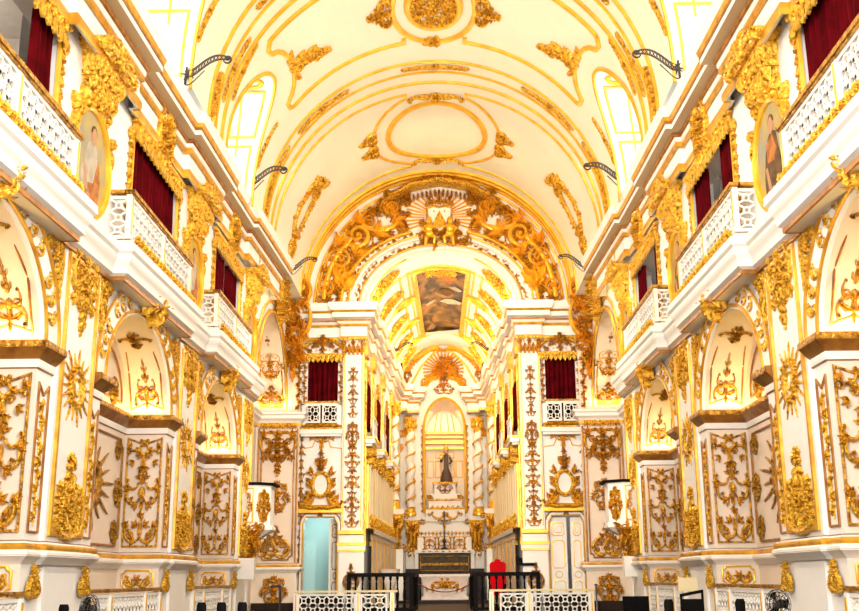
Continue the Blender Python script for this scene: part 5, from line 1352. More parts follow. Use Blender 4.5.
for s, sd in ((-1, 'left'), (1, 'right')):
    m = MB(); a, b = sorted((XC+s*3.12, XC+s*4.45)); m.box(a, b, 33.8, 34.78, FLOOR, .8); m.box(a, b, 34.2, 34.78, .8, 1.12)
    tag(m.build('door_platform', DARKW), f'dark wooden steps to the {sd} doorway behind the white balustrade', 'steps', 'door steps')
# ---------------------------------------------------------------- chancel side walls: tribunes, consoles, stalls, vault carving
TYC = [36.5, 40.1, 44.0]; OR3 = ['first', 'second', 'third']
for s, sd in ((-1, 'left'), (1, 'right')):
    w = CX(s)
    def P(y, z, off=0.): return w(cw(y)+off, y, z)
    for i, y in enumerate(TYC):
        on = f'the {OR3[i]} tribune on the {sd} chancel wall'
        dr = rz_of(s)
        curtain('red_curtain', -.70, .70, 0, 1.52, P(y, 6.52, .06), dr, f'dark red curtain filling {on}', 0, 40+i, 'chancel curtains', 6)
        root = empty('chancel_balcony', P(y, 6.0), dr, f'white lattice balcony with gilt base of {on}', 'balcony', 'chancel balconies')
        m = MB(); m.box(-.95, .95, -.34, 0, -.04, .10); m.box(-.85, .85, -.26, 0, -.12, -.04); m.build('slab', LATT, root)
        m = MB(); lattice(m, -.8, .8, .18, .72, .25, -.30, -.27); m.build('lattice', LATT, root)
        m = MB(); m.box(-.9, .9, -.33, -.22, .78, .84)
        for k in range(8): shell(m, -.8+.2*k+.1, .1, pi/2, .1, 3, 1.6, .36)
        m.build('gilt_rail', GOLDL, root)
        m = MB(); m.v = []
        q = o_key(); m.v = [(x*1.2, y_*1.3, z*1.1-.12) for x, y_, z in q.v]; m.f = q.f; m.mi = [0]*len(m.f); m.build('console', GOLD, root)
        root = empty('tribune_surround', P(y, 6.5), dr, f'gilded frame and crest around {on}', 'window frame', 'chancel surrounds')
        m = MB(); frame2(m, [(-.74, 0), (-.74, 1.58), (.74, 1.58), (.74, 0)], .10, .04, False); m.build('frame', GOLDL, root)
        m = MB(); sym_orn(m, 71, .7, .55, lambda t: 1.1-.9*t, 3, 1.6, .07); m.sym = True
        for k in range(6): leaf(m, .82, .2+.22*k, pi/2, .28, .08, .04, .5)
        m.sym = False; m.build('carving', GOLD, root)
    for i, y in enumerate((35.45, 38.05, 41.85, 46.1, 48.9)):
        o = inst(shared('ch_strip', lambda: o_strip(5.5, .2, 30), GOLD), 'pilaster_carving', P(y, 3.1, .02), rz_of(s), (1, .6, 1), None, f'gilded trail on the {["first", "second", "third", "fourth", "fifth"][i]} pilaster of the {sd} chancel wall', 'carved strip', 'chancel pilaster trails')
    # panelled dado of the stalls
    root = empty('stall_panelling', P(41, FLOOR), 0, f'cream and gilt panelled stall back along the {sd} chancel wall', 'panelling', 'stall panelling')
    m = MB(); rel = lambda y, z, off: tuple(a-b for a, b in zip(P(y, z, off), P(41, FLOOR)))
    m.grid([[rel(y, z, o_) for y in (35.9, 48.5)] for o_, z in ((.25, FLOOR), (.25, 3.0), (.32, 3.05), (.32, 3.2), (0, 3.22))]); m.build('back', LATT, root)
    m = MB()
    for k in range(8):
        y = 36.1+1.5*k; band(m, [rel(y, .8, .26), rel(y, 2.85, .26), rel(y+1.3, 2.85, .26), rel(y+1.3, .8, .26)], (-s, 0, 0), .05, .015, True)
    m.build('gilt_frames', GOLDL, root)
    m = MB()
    for k in range(7):
        y = 36.2+1.8*k
        band(m, [rel(y, 3.2, .05), rel(y, 5.6, .05)], (-s, 0, 0), .10, .08); band(m, [rel(y+.9, 3.2, .05), rel(y+.9, 5.4, .05)], (-s, 0, 0), .08, .06)
    m.build('gilt_bars', GOLDM, root)
    m = MB()
    for k in range(14):
        y = 36.4+.9*k
        m.tube([rel(y, 3.25, .09), rel(y, 5.5, .09)], .10, 8)
    m.build('cream_shafts', mat('cream_paint_'+sd, (.86, .70, .42), .5), root)
    m = MB()
    for k in range(14):
        y = 36.4+.9*k; t = MB(); spray(t, 0, 3.25, pi/2, .5, .08, 3, .4); rosette(t, 0, 3.3, .14, 6, .1); rosette(t, 0, 5.4, .13, 6, .1)
        for x_, y_, z_ in t.v: pass
        m.add([rel(y+x_, z_, .16-y_) for x_, y_, z_ in t.v], t.f)
    m.build('shaft_leaves', GOLD, root)
# carving on the chancel vault
def cvx(t0, y0, rot=0., sc=1.):
    c_, s_ = cos(rot), sin(rot); sg = 1 if t0 < 90 else -1
    def f(v):
        x, z = v[0]*sc, v[2]*sc; a, b = x*c_-z*s_, x*s_+z*c_
        return cv(radians(t0)+sg*a/2.4, y0+b, .02-v[1]*sc)
    return f
for s, t0 in ((-1, 145), (1, 35)):
    for i, y in enumerate((37., 39.8, 43.5, 47., 50.)):
        m = o_rocaille(); m.v = [(z*1.3, y_, x*1.1) for x, y_, z in m.v]; m.xf = cvx(t0, y, 0, 1.2)
        tag(m.build('vault_cartouche', GOLD), f'{["first", "second", "third", "fourth", "fifth"][i]} gilded leaf cartouche on the {SIDE[s]} side of the chancel vault', 'carving', 'chancel vault cartouches')
        if i in (1, 2, 3):
            m = MB(); strand(m, [(.5*cos(2*pi*k/20), .34*sin(2*pi*k/20)) for k in range(21)], .08, .1); m.xf = cvx(t0-(-1 if s < 0 else 1)*-16, y+1.7, .0, 1.)
            tag(m.build('vault_oval', GOLDL), f'gilt oval ring on the {SIDE[s]} side of the chancel vault after the {["", "second", "third", "fourth"][i]} cartouche', 'carving', 'chancel vault ovals')
# ---------------------------------------------------------------- high altar
AY = FB
root = empty('altar_crest', (.11, FB-.05, 11.5), 0, 'large gilded radiant crest crowning the high altar', 'crest')
m = MB()
for k in range(22):
    a = -.5+(pi+1)*k/21; strand(m, [(.3*cos(a), .3*sin(a)), (1.0*cos(a), .95*sin(a))], [.03, .045], .1)
m.build('sun_rays', GOLDM, root)
m = MB(); R = random.Random(12); dense_fill(m, R, [(R.gauss(0, .28), R.gauss(.05, .3)) for _ in range(30)], .34, None, .25)
m.sym = True
for k in range(9): x = .25+.22*k; scroll(m, x, -.5-.04*k*k+.3*(k < 4), .24, k, 1, 1.4, .08, .2); leaf(m, x, -.4-.05*k*k, .1-.15*k, .5, .16, .18, -.5)
for k in range(6): leaf(m, 1.1+.1*k, .6-.12*k, 1.9-.4*k, .5, .16, .18, .5)
strand(m, bez((.2, 1.15), (.8, 1.1), (1.1, .7), (1.5, .5), 10), .12, .3); m.sym = False
for k in range(7): boss(m, -.45+.15*k, 1.0, .09, .3, 6)
m.build('foliage', GOLDL, root)
root = empty('altar_gable_ornament', (.13, FB-.03, 10.35), 0, 'small gilded leaf spray over the arch of the altar niche', 'carving')
m = MB(); sym_orn(m, 44, .5, .75, lambda t: 1-.7*t, 3, 0, .12); m.build('spray', GOLD, root)
for sx, sd in ((-1, 'left'), (1, 'right')):
    for nm, x, y, r, kk in (('outer', 2.12, 46.6, .17, 0), ('inner', 1.60, 51.6, .19, 1)):
        root = empty('twisted_column', (.1+sx*x, y-.2, 4.45), 0, f'{nm} white twisted column with gilt vine on the {sd} of the high altar', 'column', 'altar columns')
        m = MB(); P_ = []
        for k in range(49):
            z = .35+3.6*k/48; a = 2*pi*4*k/48; P_.append((.05*cos(a), .05*sin(a), z))
        m.tube(P_, [r*(1-.12*k/48) for k in range(49)], 12); m.build('shaft', LATT, root)
        m = MB(); P_ = []
        for k in range(61):
            z = .4+3.4*k/60; a = 2*pi*5*k/60+1; P_.append(((r+.02)*cos(a), (r+.02)*sin(a), z))
        m.tube(P_, .05, 5)
        for p in P_[::3]: m.ball(p, .075, 5, 4, (1, 1, .8))
        m.build('gilt_vine', GOLD, root)
        m = MB(); m.lathe([(r*1.5, 0), (r*1.5, .12), (r*1.25, .16), (r*1.35, .24), (r*1.05, .35)], n=14); m.build('base', GOLDL, root)
        m = MB(); m.lathe([(r*.95, 3.9), (r*1.0, 4.0), (r*1.6, 4.45), (r*1.7, 4.5), (r*1.7, 4.6)], n=14)
        for k in range(8): a = 2*pi*k/8; m.ball((r*1.3*cos(a), r*1.3*sin(a), 4.25), .09, 5, 4, (1, 1, 1.7))
        m.build('capital', GOLD, root)
        if 1:
            root = empty('altar_console', (.1+sx*(1.50 if kk else 2.08), (FB-.3 if kk else 46.5), 2.75), 0, f'big gilded scroll console under the {nm} {sd} column of the high altar', 'console', 'altar consoles')
            m = MB(); R = random.Random(3)
            m.grid([[(x*f, y*f, z) for x, y in ((-.36, -.4), (.36, -.4), (.36, .2), (-.36, .2))] for f, z in ((.55, .05), (.6, .5), (.8, 1.0), (1., 1.35), (1., 1.5))], True)
            for yy in (-.36,):
                t = MB(); t.sym = True; cscroll(t, (.30, 1.4), (.22, .2), -.2, .07, .14); t.sym = False; rosette(t, 0, 1.15, .26, 7, .2); sym_orn(t, 5, .3, .9, lambda q: .6+.5*q, 3, .1, .12); m.add([(a, b+yy*(.6+.4*c/1.5), c) for a, b, c in t.v], t.f)
            m.build('scroll', GOLD, root)
            m = MB(); m.box(-.38, .38, -.35, .2, 1.5, 1.70); m.build('cap_slab', LATT, root)
            m = MB(); m.box(-.33, .33, -.3, .2, -2.2, .05); m.build('pedestal', LATT, root)
    root = empty('altar_pier_trail', (.13+sx*1.06, FB-.02, 4.6), 0, f'gilded trail on the white pier on the {sd} of the altar niche', 'carved strip', 'altar pier trails')
    inst(shared('alt_strip', lambda: o_strip(4.2, .1, 51), GOLD), 'trail', parent=root)
    carve('rocaille', o_rocaille, (.1+sx*1.9, FB-.04, 11.35), 0, (.8, 1.5, 1.0), 'altar_side_rosette', f'gilded scroll rosette at the {sd} shoulder of the altar crest', 'carving', 'altar shoulders')
# stepped throne in the niche
root = empty('altar_throne', (.13, FB+.1, 4.2), 0, 'white and gilt stepped throne carrying the statue in the altar niche', 'throne')
m = MB()
for hw, y0, z0, z1 in ((.92, -.7, 0, .55), (.78, -.5, .55, .95), (.70, -.35, .95, 1.3), (.5, -.2, 1.3, 1.75), (.58, -.25, 1.75, 1.85)): m.box(-hw, hw, y0, .9, z0, z1)
m.build('tiers', LATT, root)
m = MB()
for k in range(6): shell(m, -.6+.24*k, .72, -pi/2, .16, 3, 1.4, .06)
m.sym = True; cscroll(m, (.1, .3), (.6, .32), -.5, .06, .08); scroll(m, .75, .3, .1, 0, 1, 1.3, .04, .07); m.sym = False; rosette(m, 0, .3, .18, 7, .08)
m.v = [(x, y-.72 if z < .6 else y-.52, z) for x, y, z in m.v]
for z, hw, yy in ((.97, .82, -.56), (1.78, .62, -.30), (.55, .95, -.74)): m.box(-hw, hw, yy, yy+.12, z, z+.08)
t = MB(); sym_orn(t, 13, .4, .42, lambda t_: .5+.5*t_, 2, 1.32, .1); m.add([(x, y-.24, z) for x, y, z in t.v], t.f)
m.build('gilding', GOLD, root)
for x in (-.72, .72):
    m = MB(); m.ball((x, -.35, 1.12), .14, 8, 6); R = random.Random(3)
    for k in range(10): m.ball((x+R.uniform(-.12, .12), -.42, 1.12+R.uniform(-.12, .12)), .05, 5, 4)
    o = m.build('flower_vase', BRONZE); o.location = (.13, FB+.1, 4.2)
    tag(o, f'dark gilt flower vase on the {"left" if x < 0 else "right"} of the altar throne', 'vase', 'altar vases')
root = empty('saint_statue', (.2, FB+.1, 6.05), 0, 'dark robed saint statue with pale mantle standing on the altar throne', 'statue')
m = MB(); m.lathe([(.02, 0), (.30, 0), (.27, .3), (.2, .75), (.19, .95), (.2, 1.15), (.16, 1.3), (.07, 1.36)], n=12, sy=.7); m.tube([(.15, -.05, 1.2), (.26, -.15, 1.0), (.16, -.25, .9)], [.07, .06, .045], 6); m.tube([(-.15, -.05, 1.2), (-.25, -.15, 1.0), (-.2, -.26, 1.08)], [.07, .06, .045], 6); m.build('habit', ROBEB, root)
m = MB(); m.grid([[(x*1.15, -.16+.2*abs(x)*2, z) for x in (-.22, -.14, -.1)] for z in (.1, .6, 1.28)]); m.grid([[(x*1.15, -.16+.2*abs(x)*2, z) for x in (.1, .14, .22)] for z in (.1, .6, 1.28)]); m.build('mantle', PWHITE, root)
m = MB(); m.ball((0, -.03, 1.47), .11, 10, 8, (.9, 1, 1.15)); m.ball((-.22, -.3, 1.14), .05, 6, 5); m.build('head', SKIN, root)
m = MB(); m.lathe([(.12, 1.56), (.14, 1.68), (.05, 1.74), (.02, 1.85)], n=10); m.ball((-.24, -.3, 1.32), .07, 6, 5); m.ball((-.24, -.28, 1.18), .1, 6, 5, (.8, .8, 1.2)); m.build('crown', GOLDL, root)
# gradines, table and frontal
root = empty('high_altar', (.08, FB-.9, FLOOR), 0, 'white and gilt high altar with a dark marble frontal and stepped shelves', 'altar')
m = MB()
m.box(-1.36, 1.36, -.7, .6, 2.28, 2.42); m.box(-1.36, -1.2, -.62, .6, .6, 2.28); m.box(1.2, 1.36, -.62, .6, .6, 2.28); m.box(-1.25, 1.25, .0, .8, 2.42, 3.05); m.box(-1.18, 1.18, .3, .9, 3.05, 3.6); m.box(-1.05, 1.05, .5, .9, 3.6, 3.95); m.box(-1.5, 1.5, .4, .9, 3.72, 3.85)
m.build('shelves', LATT, root)
m = MB(); m.box(-1.2, 1.2, -.5, .4, 1.42, 2.24); m.build('frontal', MARBLE, root)
m = MB(); frame2(m, [(-1.1, 1.5), (1.1, 1.5), (1.1, 2.14), (-1.1, 2.14)], .03, .03); frame2(m, [(-1.1, 1.78), (1.1, 1.78)], .12, .02, False); m.v = [(x, y-.5, z) for x, y, z in m.v]; m.build('frontal_braid', BRONZE, root)
m = MB()
for k in range(13): t = MB(); shell(t, -1.08+.18*k, 3.12, pi/2, .17, 3, 1.2, .06); boss(t, -1.08+.18*k, 3.2, .05, .08, 6); m.add([(x, y+.28, z) for x, y, z in t.v], t.f)
for k in range(8): t = MB(); leaf(t, -1.05+.3*k, 2.35, 0, .2, .05, .03, 0, 2, 5); m.add([(x, y-.7, z) for x, y, z in t.v], t.f)
for k in range(3): t = MB(); sym_orn(t, 9, .25, .4, lambda t_: .9, 2, 2.5, .05); m.add([(x-.7+.7*k, y, z) for x, y, z in t.v], t.f)
m.box(-1.27, 1.27, -.01, .0, 3.0, 3.05); m.box(-1.5, 1.5, .38, .4, 3.78, 3.84); m.build('gilding', GOLD, root)
for sx in (-1, 1):
    m = MB(); t = MB(); cscroll(t, (sx*1.42, 2.2), (sx*1.5, .9), -.2*sx, .06, .08); m.add([(x, y-.5, z) for x, y, z in t.v], t.f); m.build('side_scroll', BRONZE, root)
m = MB(); 
# crucifix and candlesticks on the shelf
root = empty('crucifix', (.08, FB-1.25, 2.87), 0, 'tall dark crucifix standing in the middle of the high altar', 'crucifix')
m = MB(); m.box(-.035, .035, -.03, .03, .5, 1.75); m.box(-.3, .3, -.03, .03, 1.3, 1.37); m.lathe([(.2, 0), (.18, .06), (.06, .14), (.05, .3), (.09, .38), (.04, .5)], n=10); m.build('cross', IRON, root)
m = MB(); m.tube([(0, -.05, .85), (0, -.06, 1.05), (0, -.06, 1.25)], [.03, .05, .06], 6); m.tube([(-.24, -.05, 1.33), (0, -.06, 1.22), (.24, -.05, 1.33)], .022, 5); m.ball((0, -.07, 1.32), .05, 6, 5); m.build('corpus', BRONZE, root)
def o_candle():
    m = MB(); m.lathe([(.0, 0), (.12, 0), (.11, .04), (.035, .1), (.03, .2), (.06, .26), (.03, .32), (.025, .5), (.06, .55), (.07, .58), (.0, .58)], n=10); return m
def o_wax(): m = MB(); m.lathe([(.022, .58), (.022, .86), (0, .87)], n=8); return m
cand = shared('candlestick_body', o_candle, BRONZE); wax = shared('candlestick_wax', o_wax, LATT)
for k, x in enumerate((-.85, -.35, -.2, .35, .5, 1.0)):
    o = inst(cand, 'candlestick', (.08+x-.07, FB-1.2, 2.87), label=f'gilt altar candlestick, {["first", "second", "third", "fourth", "fifth", "sixth"][k]} from the left on the high altar', cat='candlestick', group='altar candlesticks')
    inst(wax, 'candle', parent=o)
# celebration altar in front
root = empty('mass_altar', (.09, 47.6, .72), 0, 'small pale marble altar with gilded garland in front of the high altar', 'altar')
m = MB(); m.grid([[(x*f, y*f, z) for x, y in ((-1.0, -.3), (1.0, -.3), (1.0, .4), (-1.0, .4))] for f, z in ((1., 0), (1., .12), (.92, .16), (.9, .5), (1.0, .9), (1.06, .95))], True); m.build('block', PINKM, root, smooth=20)
m = MB(); m.box(-1.1, 1.1, -.36, .44, .95, 1.06); m.build('table_top', PINKM, root)
m = MB(); m.sym = True; cscroll(m, (.1, .8), (.45, .55), -.5, .06, .1); leaf(m, .05, .6, .5, .5, .12, .1, -.6); leaf(m, .5, .3, 1.3, .45, .09, .09, .4); leaf(m, .7, .35, 1., .3, .07, .08); m.sym = False; rosette(m, 0, .6, .22, 8, .12); m.v = [(x, y-.28, z) for x, y, z in m.v]; m.build('garland', GOLD, root)
m = MB(); m.tube([(-1.25+2.5*k/20, -.9, .75-.42*(1-((k-10)/10)**2)) for k in range(21)], .022, 6)
o = m.build('barrier_rope', mat('rope_red', (.22, .02, .02), .7)); o.location = (.09, 47.6, .72); tag(o, 'thin red rope sagging in front of the small marble altar', 'rope')
for sx, sd in ((-1, 'left'), (1, 'right')):
    m = MB(); m.lathe([(.13, 0), (.12, .03), (.02, .06), (.02, .74), (.035, .78), (0, .82)], n=10); o = m.build('rope_post', BLACKW); o.location = (.09+sx*1.25, 46.7, .72); tag(o, f'black post holding the {sd} end of the red rope', 'post', 'rope posts')
# steps
m = MB()
for k, (y, z) in enumerate(((44.6, .53), (45.1, .62), (45.6, .72))): m.box(-1.9, 2.05, y, 52, FLOOR-.02, z)
struct(m.build('floor_steps', DARKW))
for sx, sd in ((-1, 'left'), (1, 'right')):
    m = MB()
    for k in range(5): m.box(*sorted((.09+sx*1.1, .09+sx*1.75)), 48.0+.35*k, 51, .72, .98+.26*k)
    tag(m.build('altar_steps', DARKW), f'dark wooden steps on the {sd} of the high altar', 'steps', 'altar side steps')
# ---------------------------------------------------------------- black railings, throne, lectern
def o_baluster():
    m = MB(); m.lathe([(.045, 0), (.045, .08), (.025, .12), (.05, .3), (.055, .42), (.025, .62), (.03, .74), (.02, .8), (.045, .9), (.045, .95)], n=8); return m
for s, sd in ((-1, 'left'), (1, 'right')):
    root = empty('black_railing', (XC+s*1.97, 34.5, .58), 0, f'black turned wooden railing on the {sd} of the chancel entrance', 'railing', 'black railings')
    m = MB(); m.box(-1.02, 1.02, -.06, .06, 1.08, 1.2); m.box(-1.02, 1.02, -.05, .05, .05, .15); m.build('rails', BLACKW, root)
    for k in (-1, 1):
        m = MB(); m.box(k*.97-.06, k*.97+.06, -.06, .06, 0, 1.08); m.build('post', BLACKW, root)
    me = shared('baluster', o_baluster, BLACKW)
    for k in range(8): inst(me, 'baluster', (-.76+.217*k, 0, .14), parent=root)
    # return of the railing towards the altar
    m = MB(); x = -s*1.02
    m.box(x-.05, x+.05, 0, 3.6, 1.08, 1.2); m.box(x-.05, x+.05, 0, 3.6, .05, .15); m.box(x-.06, x+.06, 3.5, 3.62, 0, 1.1); m.build('side_rails', BLACKW, root)
    for k in range(10): inst(me, 'baluster', (x, .3+.33*k, .14), parent=root)
m = MB(); m.box(-3.0, 3.1, 34.1, 45, FLOOR-.02, .60); struct(m.build('floor_chancel', DARKW))
root = empty('throne_chair', (1.92, 38.2, .62), radians(-6), 'bright red upholstered high-back chair behind the black railing', 'chair')
m = MB(); pts = [(-.28, .5), (.28, .5), (.28, 1.45), (.2, 1.53), (.12, 1.53), (.07, 1.62), (-.07, 1.62), (-.12, 1.53), (-.2, 1.53), (-.28, 1.45)]
m.add([(x, .22, z) for x, z in pts]+[(x, .32, z) for x, z in pts], [tuple(range(10)), tuple(range(19, 9, -1))]+[(k, (k+1) % 10, (k+1) % 10+10, k+10) for k in range(10)]); m.build('backrest', REDF, root)
m = MB(); m.box(-.3, .3, -.3, .3, .42, .56); m.build('seat', REDF, root)
for x in (-.26, .26):
    for y in (-.25, .28): m = MB(); m.box(x-.03, x+.03, y-.03, y+.03, 0, .44); m.build('leg', BLACKW, root)
    m = MB(); m.box(x-.03, x+.03, -.26, .26, .72, .78); m.box(x-.03, x+.03, -.26, -.2, .5, .74); m.build('armrest', BLACKW, root)
root = empty('lectern', (2.68, 34.9, .52), 0, 'slender black lectern with a slanted book rest near the right railing', 'lectern')
m = MB(); m.lathe([(.2, 0), (.18, .04), (.03, .08), (.025, 1.5), (0, 1.5)], n=12); m.build('stand', STEEL, root)
m = MB(); m.add([(-.3, -.2, 1.45), (.3, -.2, 1.45), (.3, .16, 1.66), (-.3, .16, 1.66), (-.3, -.2, 1.49), (.3, -.2, 1.49), (.3, .16, 1.70), (-.3, .16, 1.70)], [(0, 3, 2, 1), (4, 5, 6, 7), (0, 1, 5, 4), (1, 2, 6, 5), (2, 3, 7, 6), (3, 0, 4, 7)]); m.build('book_rest', BLACKW, root)
root = empty('candle_pedestal', (-1.8, 38.5, .62), 0, 'white carved pedestal bowl behind the left black railing', 'pedestal')
m = MB(); m.lathe([(.3, 0), (.28, .1), (.12, .2), (.14, .7), (.3, .95), (.34, 1.25), (.38, 1.3), (0, 1.32)], n=14); m.build('bowl', PINKM, root)
m = MB()
for k in range(8): a = 2*pi*k/8; m.ball((.32*cos(a), .32*sin(a), 1.12), .05, 5, 4)
m.build('gilt_studs', GOLD, root)
# ---------------------------------------------------------------- white balustrades across the nave
for s, sd in ((-1, 'left'), (1, 'right')):
    root = empty('nave_balustrade', (XC+s*2.94, 33.5, FLOOR), 0, f'white pierced balustrade with pale gilt rail before the {sd} door of the end wall', 'balustrade', 'nave balustrades')
    o_ = (-1.4, .25, .5, 1.2) if s < 0 else (-1.2, -.5, -.25, 1.4)
    m = MB(); lattice(m, o_[0], o_[1], .1, .66, .29); lattice(m, o_[2], o_[3], .1, .66, .29); m.build('lattice_panel', LATT, root)
    m = MB(); m.box(-1.56, 1.56, -.09, .09, .76, .82); m.build('top_rail', mat('pale_gilt_'+sd, (.72, .6, .32), .5), root)
    for x in (-1.5, sum(o_[1:3])/2, 1.5 if s > 0 else 1.4):
        m = MB(); m.box(x-.07, x+.07, -.06, .06, 0, .76); ps = m.build('post', LATT, root)
        m = MB(); m.box(x-.02, x+.02, -.07, -.055, .1, .7); m.build('gilt_inlay', GOLDL, ps)
# ---------------------------------------------------------------- things at the foot of the picture
def o_chair(): 
    m = MB(); m.box(-.21, .21, -.2, .22, .42, .46); return m
cs = shared('chair_seat', o_chair, BLACKW)
def o_back():
    m = MB(); m.grid([[(-.16+.32*i/8, -.2-.03*cos((i-4)/4*1.2)+.03, .5+.40*j/6 if abs(i-4) < 4 else .5+.36*j/6) for i in range(9)] for j in range(7)]); m.grid([[(-.16+.32*i/8, -.17-.03*cos((i-4)/4*1.2)+.03, .5+.40*j/6 if abs(i-4) < 4 else .5+.36*j/6) for i in range(9)] for j in range(7)]); return m
def o_leg(): m = MB(); m.box(-.018, .018, -.018, .018, 0, .43); return m
cb = shared('chair_back', o_back, BLACKW); cl = shared('chair_leg', o_leg, BLACKW)
from_px = ((-2.87, 14.0, 'third', 'left'), (-2.62, 14.0, 'second', 'left'), (-2.36, 14.0, 'first', 'left'), (-4.38, 13.4, 'fourth', 'left'), (2.92, 14.0, 'first', 'right'), (3.80, 14.0, 'second', 'right'))
for x, y, od, sd in from_px:
    o = empty('chair', (x, y, FLOOR), 0, f'black chair with a rounded back, {od} from the aisle in the {sd} seating', 'chair', 'black chairs')
    inst(cs, 'seat', parent=o); inst(cb, 'backrest', parent=o, sc=(.36, 1, .98))
    for lx in (-.18, .18):
        for ly in (-.17, .19): inst(cl, 'leg', (lx, ly, 0), parent=o)
def fan(x, y, rz, label):
    root = empty('pedestal_fan', (x, y, FLOOR), rz, label, 'fan', 'pedestal fans'); root.scale = (.85, .85, .9)
    m = MB(); m.lathe([(.2, 0), (.2, .03), (.03, .06), (.022, .75), (0, .75)], n=14); m.build('stand', BLACKW, root)
    m = MB(); zc = 1.0-.07
    for r in (.05, .10, .15, .18):
        for yy in (-.06, .06): m.tube([(r*cos(2*pi*k/20), yy*(1-(r/.2)**2*.8), zc+r*sin(2*pi*k/20)) for k in range(21)], .005, 4)
    for k in range(16):
        a = 2*pi*k/16; m.tube([(0, -.07, zc), (.12*cos(a), -.05, zc+.12*sin(a)), (.185*cos(a), 0, zc+.185*sin(a)), (.12*cos(a), .05, zc+.12*sin(a)), (0, .07, zc)], .004, 4)
    m.build('cage', IRON, root)
    m = MB()
    for k in range(3):
        a = 2*pi*k/3; m.grid([[(r*cos(a+d), .02*e, zc+r*sin(a+d)) for d, e in ((-.45, -1), (0, 0), (.45, 1))] for r in (.03, .08, .13, .16)])
    m.ball((0, 0, zc), .04, 8, 6); m.ball((0, .1, zc), .06, 8, 6); m.build('blades', BLACKW, root)
fan(-3.87, 12.6, 1.2, 'black pedestal fan by the near left pier')
fan(4.02, 13.0, -.8, 'grey pedestal fan by the near right pier')
m = MB(); m.box(-.16, .16, -.14, .14, .58, .95); m.tube([(0, 0, 0), (0, 0, .6)], .02, 6); m.box(-.15, .15, -.15, .15, 0, .02)
o = m.build('loudspeaker', LATT); o.location = (-4.72, 27.0, FLOOR+.38); o.scale = (1.3, 1, 1.35); tag(o, 'white box loudspeaker on a post in front of the far left pier', 'loudspeaker')
o = o.copy(); COL.objects.link(o); o.location = (4.85, 28.0, FLOOR+.38); tag(o, 'white box loudspeaker on a post beside the right pulpit', 'loudspeaker')
root = empty('music_stand', (-4.0, 27.8, FLOOR), 0, 'thin black iron stand beside the left pulpit', 'stand')
m = MB(); m.tube([(0, 0, 0), (0, 0, 1.0)], .03, 6); m.tube([(-.25, 0, .98), (0, 0, 1.0)], .025, 6); m.lathe([(.15, 0), (.14, .03), (.03, .06)], n=10); m.build('frame', IRON, root)
root = empty('low_bench', (4.35, 25.0, FLOOR), 0, 'black wooden bench back in front of the pulpit on the right', 'bench')
root.scale = (.72, 1, 1); m = MB(); m.box(-.4, .4, -.3, -.24, .0, .74); m.build('backrest', BLACKW, root); m = MB(); m.box(-.4, .4, -.24, .2, .35, .42); m.build('seat', BLACKW, root)
root = empty('cushioned_kneeler', (4.12, 18.0, FLOOR), 0, 'black chair frame with pale cushion standing by the middle right pier', 'chair'); root.scale = (.6, 1, .98)
m = MB(); m.box(-.30, .22, .1, .16, .94, 1.16); m.build('cushion', BEIGE, root)
m = MB(); m.add([(-.32, -.05, .85), (.30, -.05, .92), (.30, .0, .92), (-.32, 0, .85), (-.32, -.05, .9), (.30, -.05, .97), (.30, 0, .97), (-.32, 0, .9)], [(0, 3, 2, 1), (4, 5, 6, 7), (0, 1, 5, 4), (1, 2, 6, 5), (2, 3, 7, 6), (3, 0, 4, 7)])
m.box(-.32, -.27, -.05, 0, 0, .88); m.box(.25, .3, -.05, 0, 0, .95); m.box(-.27, .25, -.04, -.01, .35, .82); m.build('frame', BLACKW, root)
o = empty('candle_stand', (4.62, 33.2, FLOOR), 0, 'iron floor candle stand below the right wall cartouche', 'candle stand')
m = MB(); m.lathe([(.2, 0), (.18, .04), (.03, .12), (.025, .9), (.06, .95), (0, .97)], n=10); m.build('stand', STEEL, o)

# ---------------------------------------------------------------- light
def area(name, loc, rot, size, energy, col, sy=None, spread=None):
    l = bpy.data.lights.new(name, 'AREA'); l.energy = energy; l.color = col; l.size = size
    if sy: l.shape = 'RECTANGLE'; l.size_y = sy
    if spread: l.spread = spread
    o = bpy.data.objects.new(name, l); COL.objects.link(o); o.location = loc; o.rotation_euler = rot; return o
def point(name, loc, energy, col, r=.05):
    l = bpy.data.lights.new(name, 'POINT'); l.energy = energy; l.color = col; l.shadow_soft_size = r
    o = bpy.data.objects.new(name, l); COL.objects.link(o); o.location = loc; return o
WARM = (1, .80, .52); YEL = (1, .68, .18); DAY = (1, .96, .90)
area('rear_fill_light', (0, 1.0, 9.5), (radians(78), 0, 0), 9, 1100, DAY, 7)  # unseen fill light added above the camera end of the nave
area('rear_low_fill_light', (0, -3.0, 4.0), (radians(92), 0, 0), 8, 350, DAY, 5)  # second unseen fill, added low behind the camera
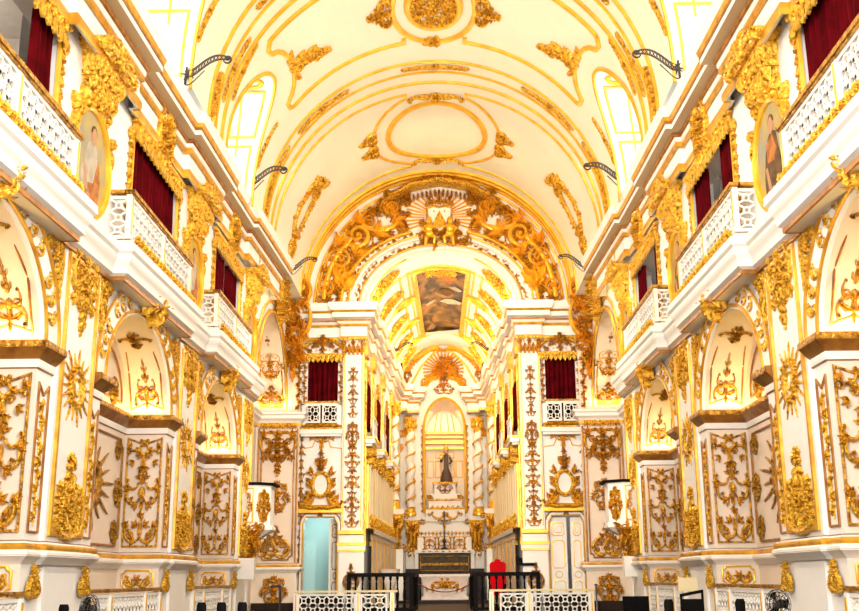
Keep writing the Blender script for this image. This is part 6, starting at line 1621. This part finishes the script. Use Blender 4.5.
for s in (-1, 1):
    for y0, y1, e, c in ((8, 16, 90, DAY), (16, 24, 100, (1, .93, .80)), (24, 34, 170, (1, .72, .30))):
        area('cornice_uplight', (s*4.72, (y0+y1)/2, 10.75), (0, radians(180-s*28), 0), .15, e, c, y1-y0)
    for yb in YB:
        area('impost_strip_light', (s*(5+REC*.5), yb+HO-.14, 4.62), (radians(170), 0, 0), .6, 7, YEL, .05)
        area('impost_back_strip_light', (s*(5+REC-.12), yb, 4.62), (0, radians(180+s*12), 0), .05, 12, YEL, 3.4)
    area('ledge_strip_light', (s*5.3, 34.2, 6.95), (radians(172), 0, 0), 1.0, 22, YEL, .06)
    for y in (9.5, 13.5, 18, 24.5): point('corridor_fill_light', (s*6.9, y, 8.9), 32, (1, .9, .78), .005)  # unseen point fills added to brighten the corridors
    for y in (37.5, 43, 48): area('chancel_cornice_light', (XC+s*(-cw(y)-.12), y, 10.62), (0, radians(180-s*30), 0), .1, 75, WARM, 3.5)
    point('door_room_lamp', (XC+s*4.1, F+1.4, 3.5), 26 if s < 0 else 6, (.95, 1, .98), .2)
for y, e in ((10, 320), (17, 420), (24, 420), (30.5, 270)):
    point('nave_fill_light', (0, y, 8.8), e, (1, .92, .80), .01)  # bare unseen points added to even out the nave lighting
for y, e in ((38.5, 110), (45, 210)): point('chancel_fill_light', (XC, y, 8.5), e, WARM, .01)  # bare unseen points added to brighten the chancel
def spot(name, loc, tgt, energy, col, ang=60):
    l = bpy.data.lights.new(name, 'SPOT'); l.energy = energy; l.color = col; l.spot_size = radians(ang); l.spot_blend = .6; l.shadow_soft_size = .02
    o = bpy.data.objects.new(name, l); COL.objects.link(o); o.location = loc
    o.rotation_euler = (Vector(tgt)-Vector(loc)).to_track_quat('-Z', 'Y').to_euler(); return o
for s in (-1, 1):
    spot('tympanum_fill_spot', (s*4.2, 25.5, 11.4), (-s*.5, 35, 13.0), 800, (1, .82, .48), 62)  # unseen spots added to brighten the tympanum gilding
    spot('altar_fill_spot', (XC+s*1.6, 44.5, 10.6), (.1, 52, 10.5), 420, (1, .82, .5), 70)  # unseen spots added to brighten the altar crest
    spot('pier_fill_spot', (-s*2.5, 3, 6), (s*5, 19, 3.0), 3200, (1, .97, .93), 62)  # unseen spots added in mid-air to lighten the piers
    spot('corner_fill_spot', (-s*2.0, 16, 8.5), (s*4.0, 35, 5.2), 4600, (1, .92, .78), 46)  # unseen spots added in mid-air to lighten the end-wall corners
area('niche_lamp', (.13, FB+.25, 9.6), (0, 0, 0), .8, 25, WARM)
wd = bpy.data.worlds.new('World'); SC.world = wd; wd.use_nodes = True
bg = wd.node_tree.nodes['Background']; bg.inputs['Color'].default_value = (1, .96, .90, 1); bg.inputs['Strength'].default_value = .5

# ---------------------------------------------------------------- camera
cam = bpy.data.cameras.new('Camera'); co = bpy.data.objects.new('Camera', cam); COL.objects.link(co); SC.camera = co
FPX = 1075.66; cam.sensor_fit = 'HORIZONTAL'; cam.sensor_width = 36; cam.lens = 36*FPX/859; cam.clip_end = 300; cam.clip_start = .1
pt, yw, rl = radians(14.2413), radians(.81236), radians(-.40305)
fw = Vector((-sin(yw)*cos(pt), cos(yw)*cos(pt), sin(pt))); rt = Vector((cos(yw), sin(yw), 0)); up = rt.cross(fw)
r2 = rt*cos(rl)+up*sin(rl); u2 = -rt*sin(rl)+up*cos(rl)
M = Matrix((( r2.x, u2.x, -fw.x), (r2.y, u2.y, -fw.y), (r2.z, u2.z, -fw.z))).to_4x4(); M.translation = Vector((.18713, 0, 1.6)); co.matrix_world = M
vs = SC.view_settings; vs.view_transform = 'Standard'; vs.look = 'None'; vs.exposure = .22; vs.gamma = 1
try: vs.use_curve_mapping = False
except Exception: pass
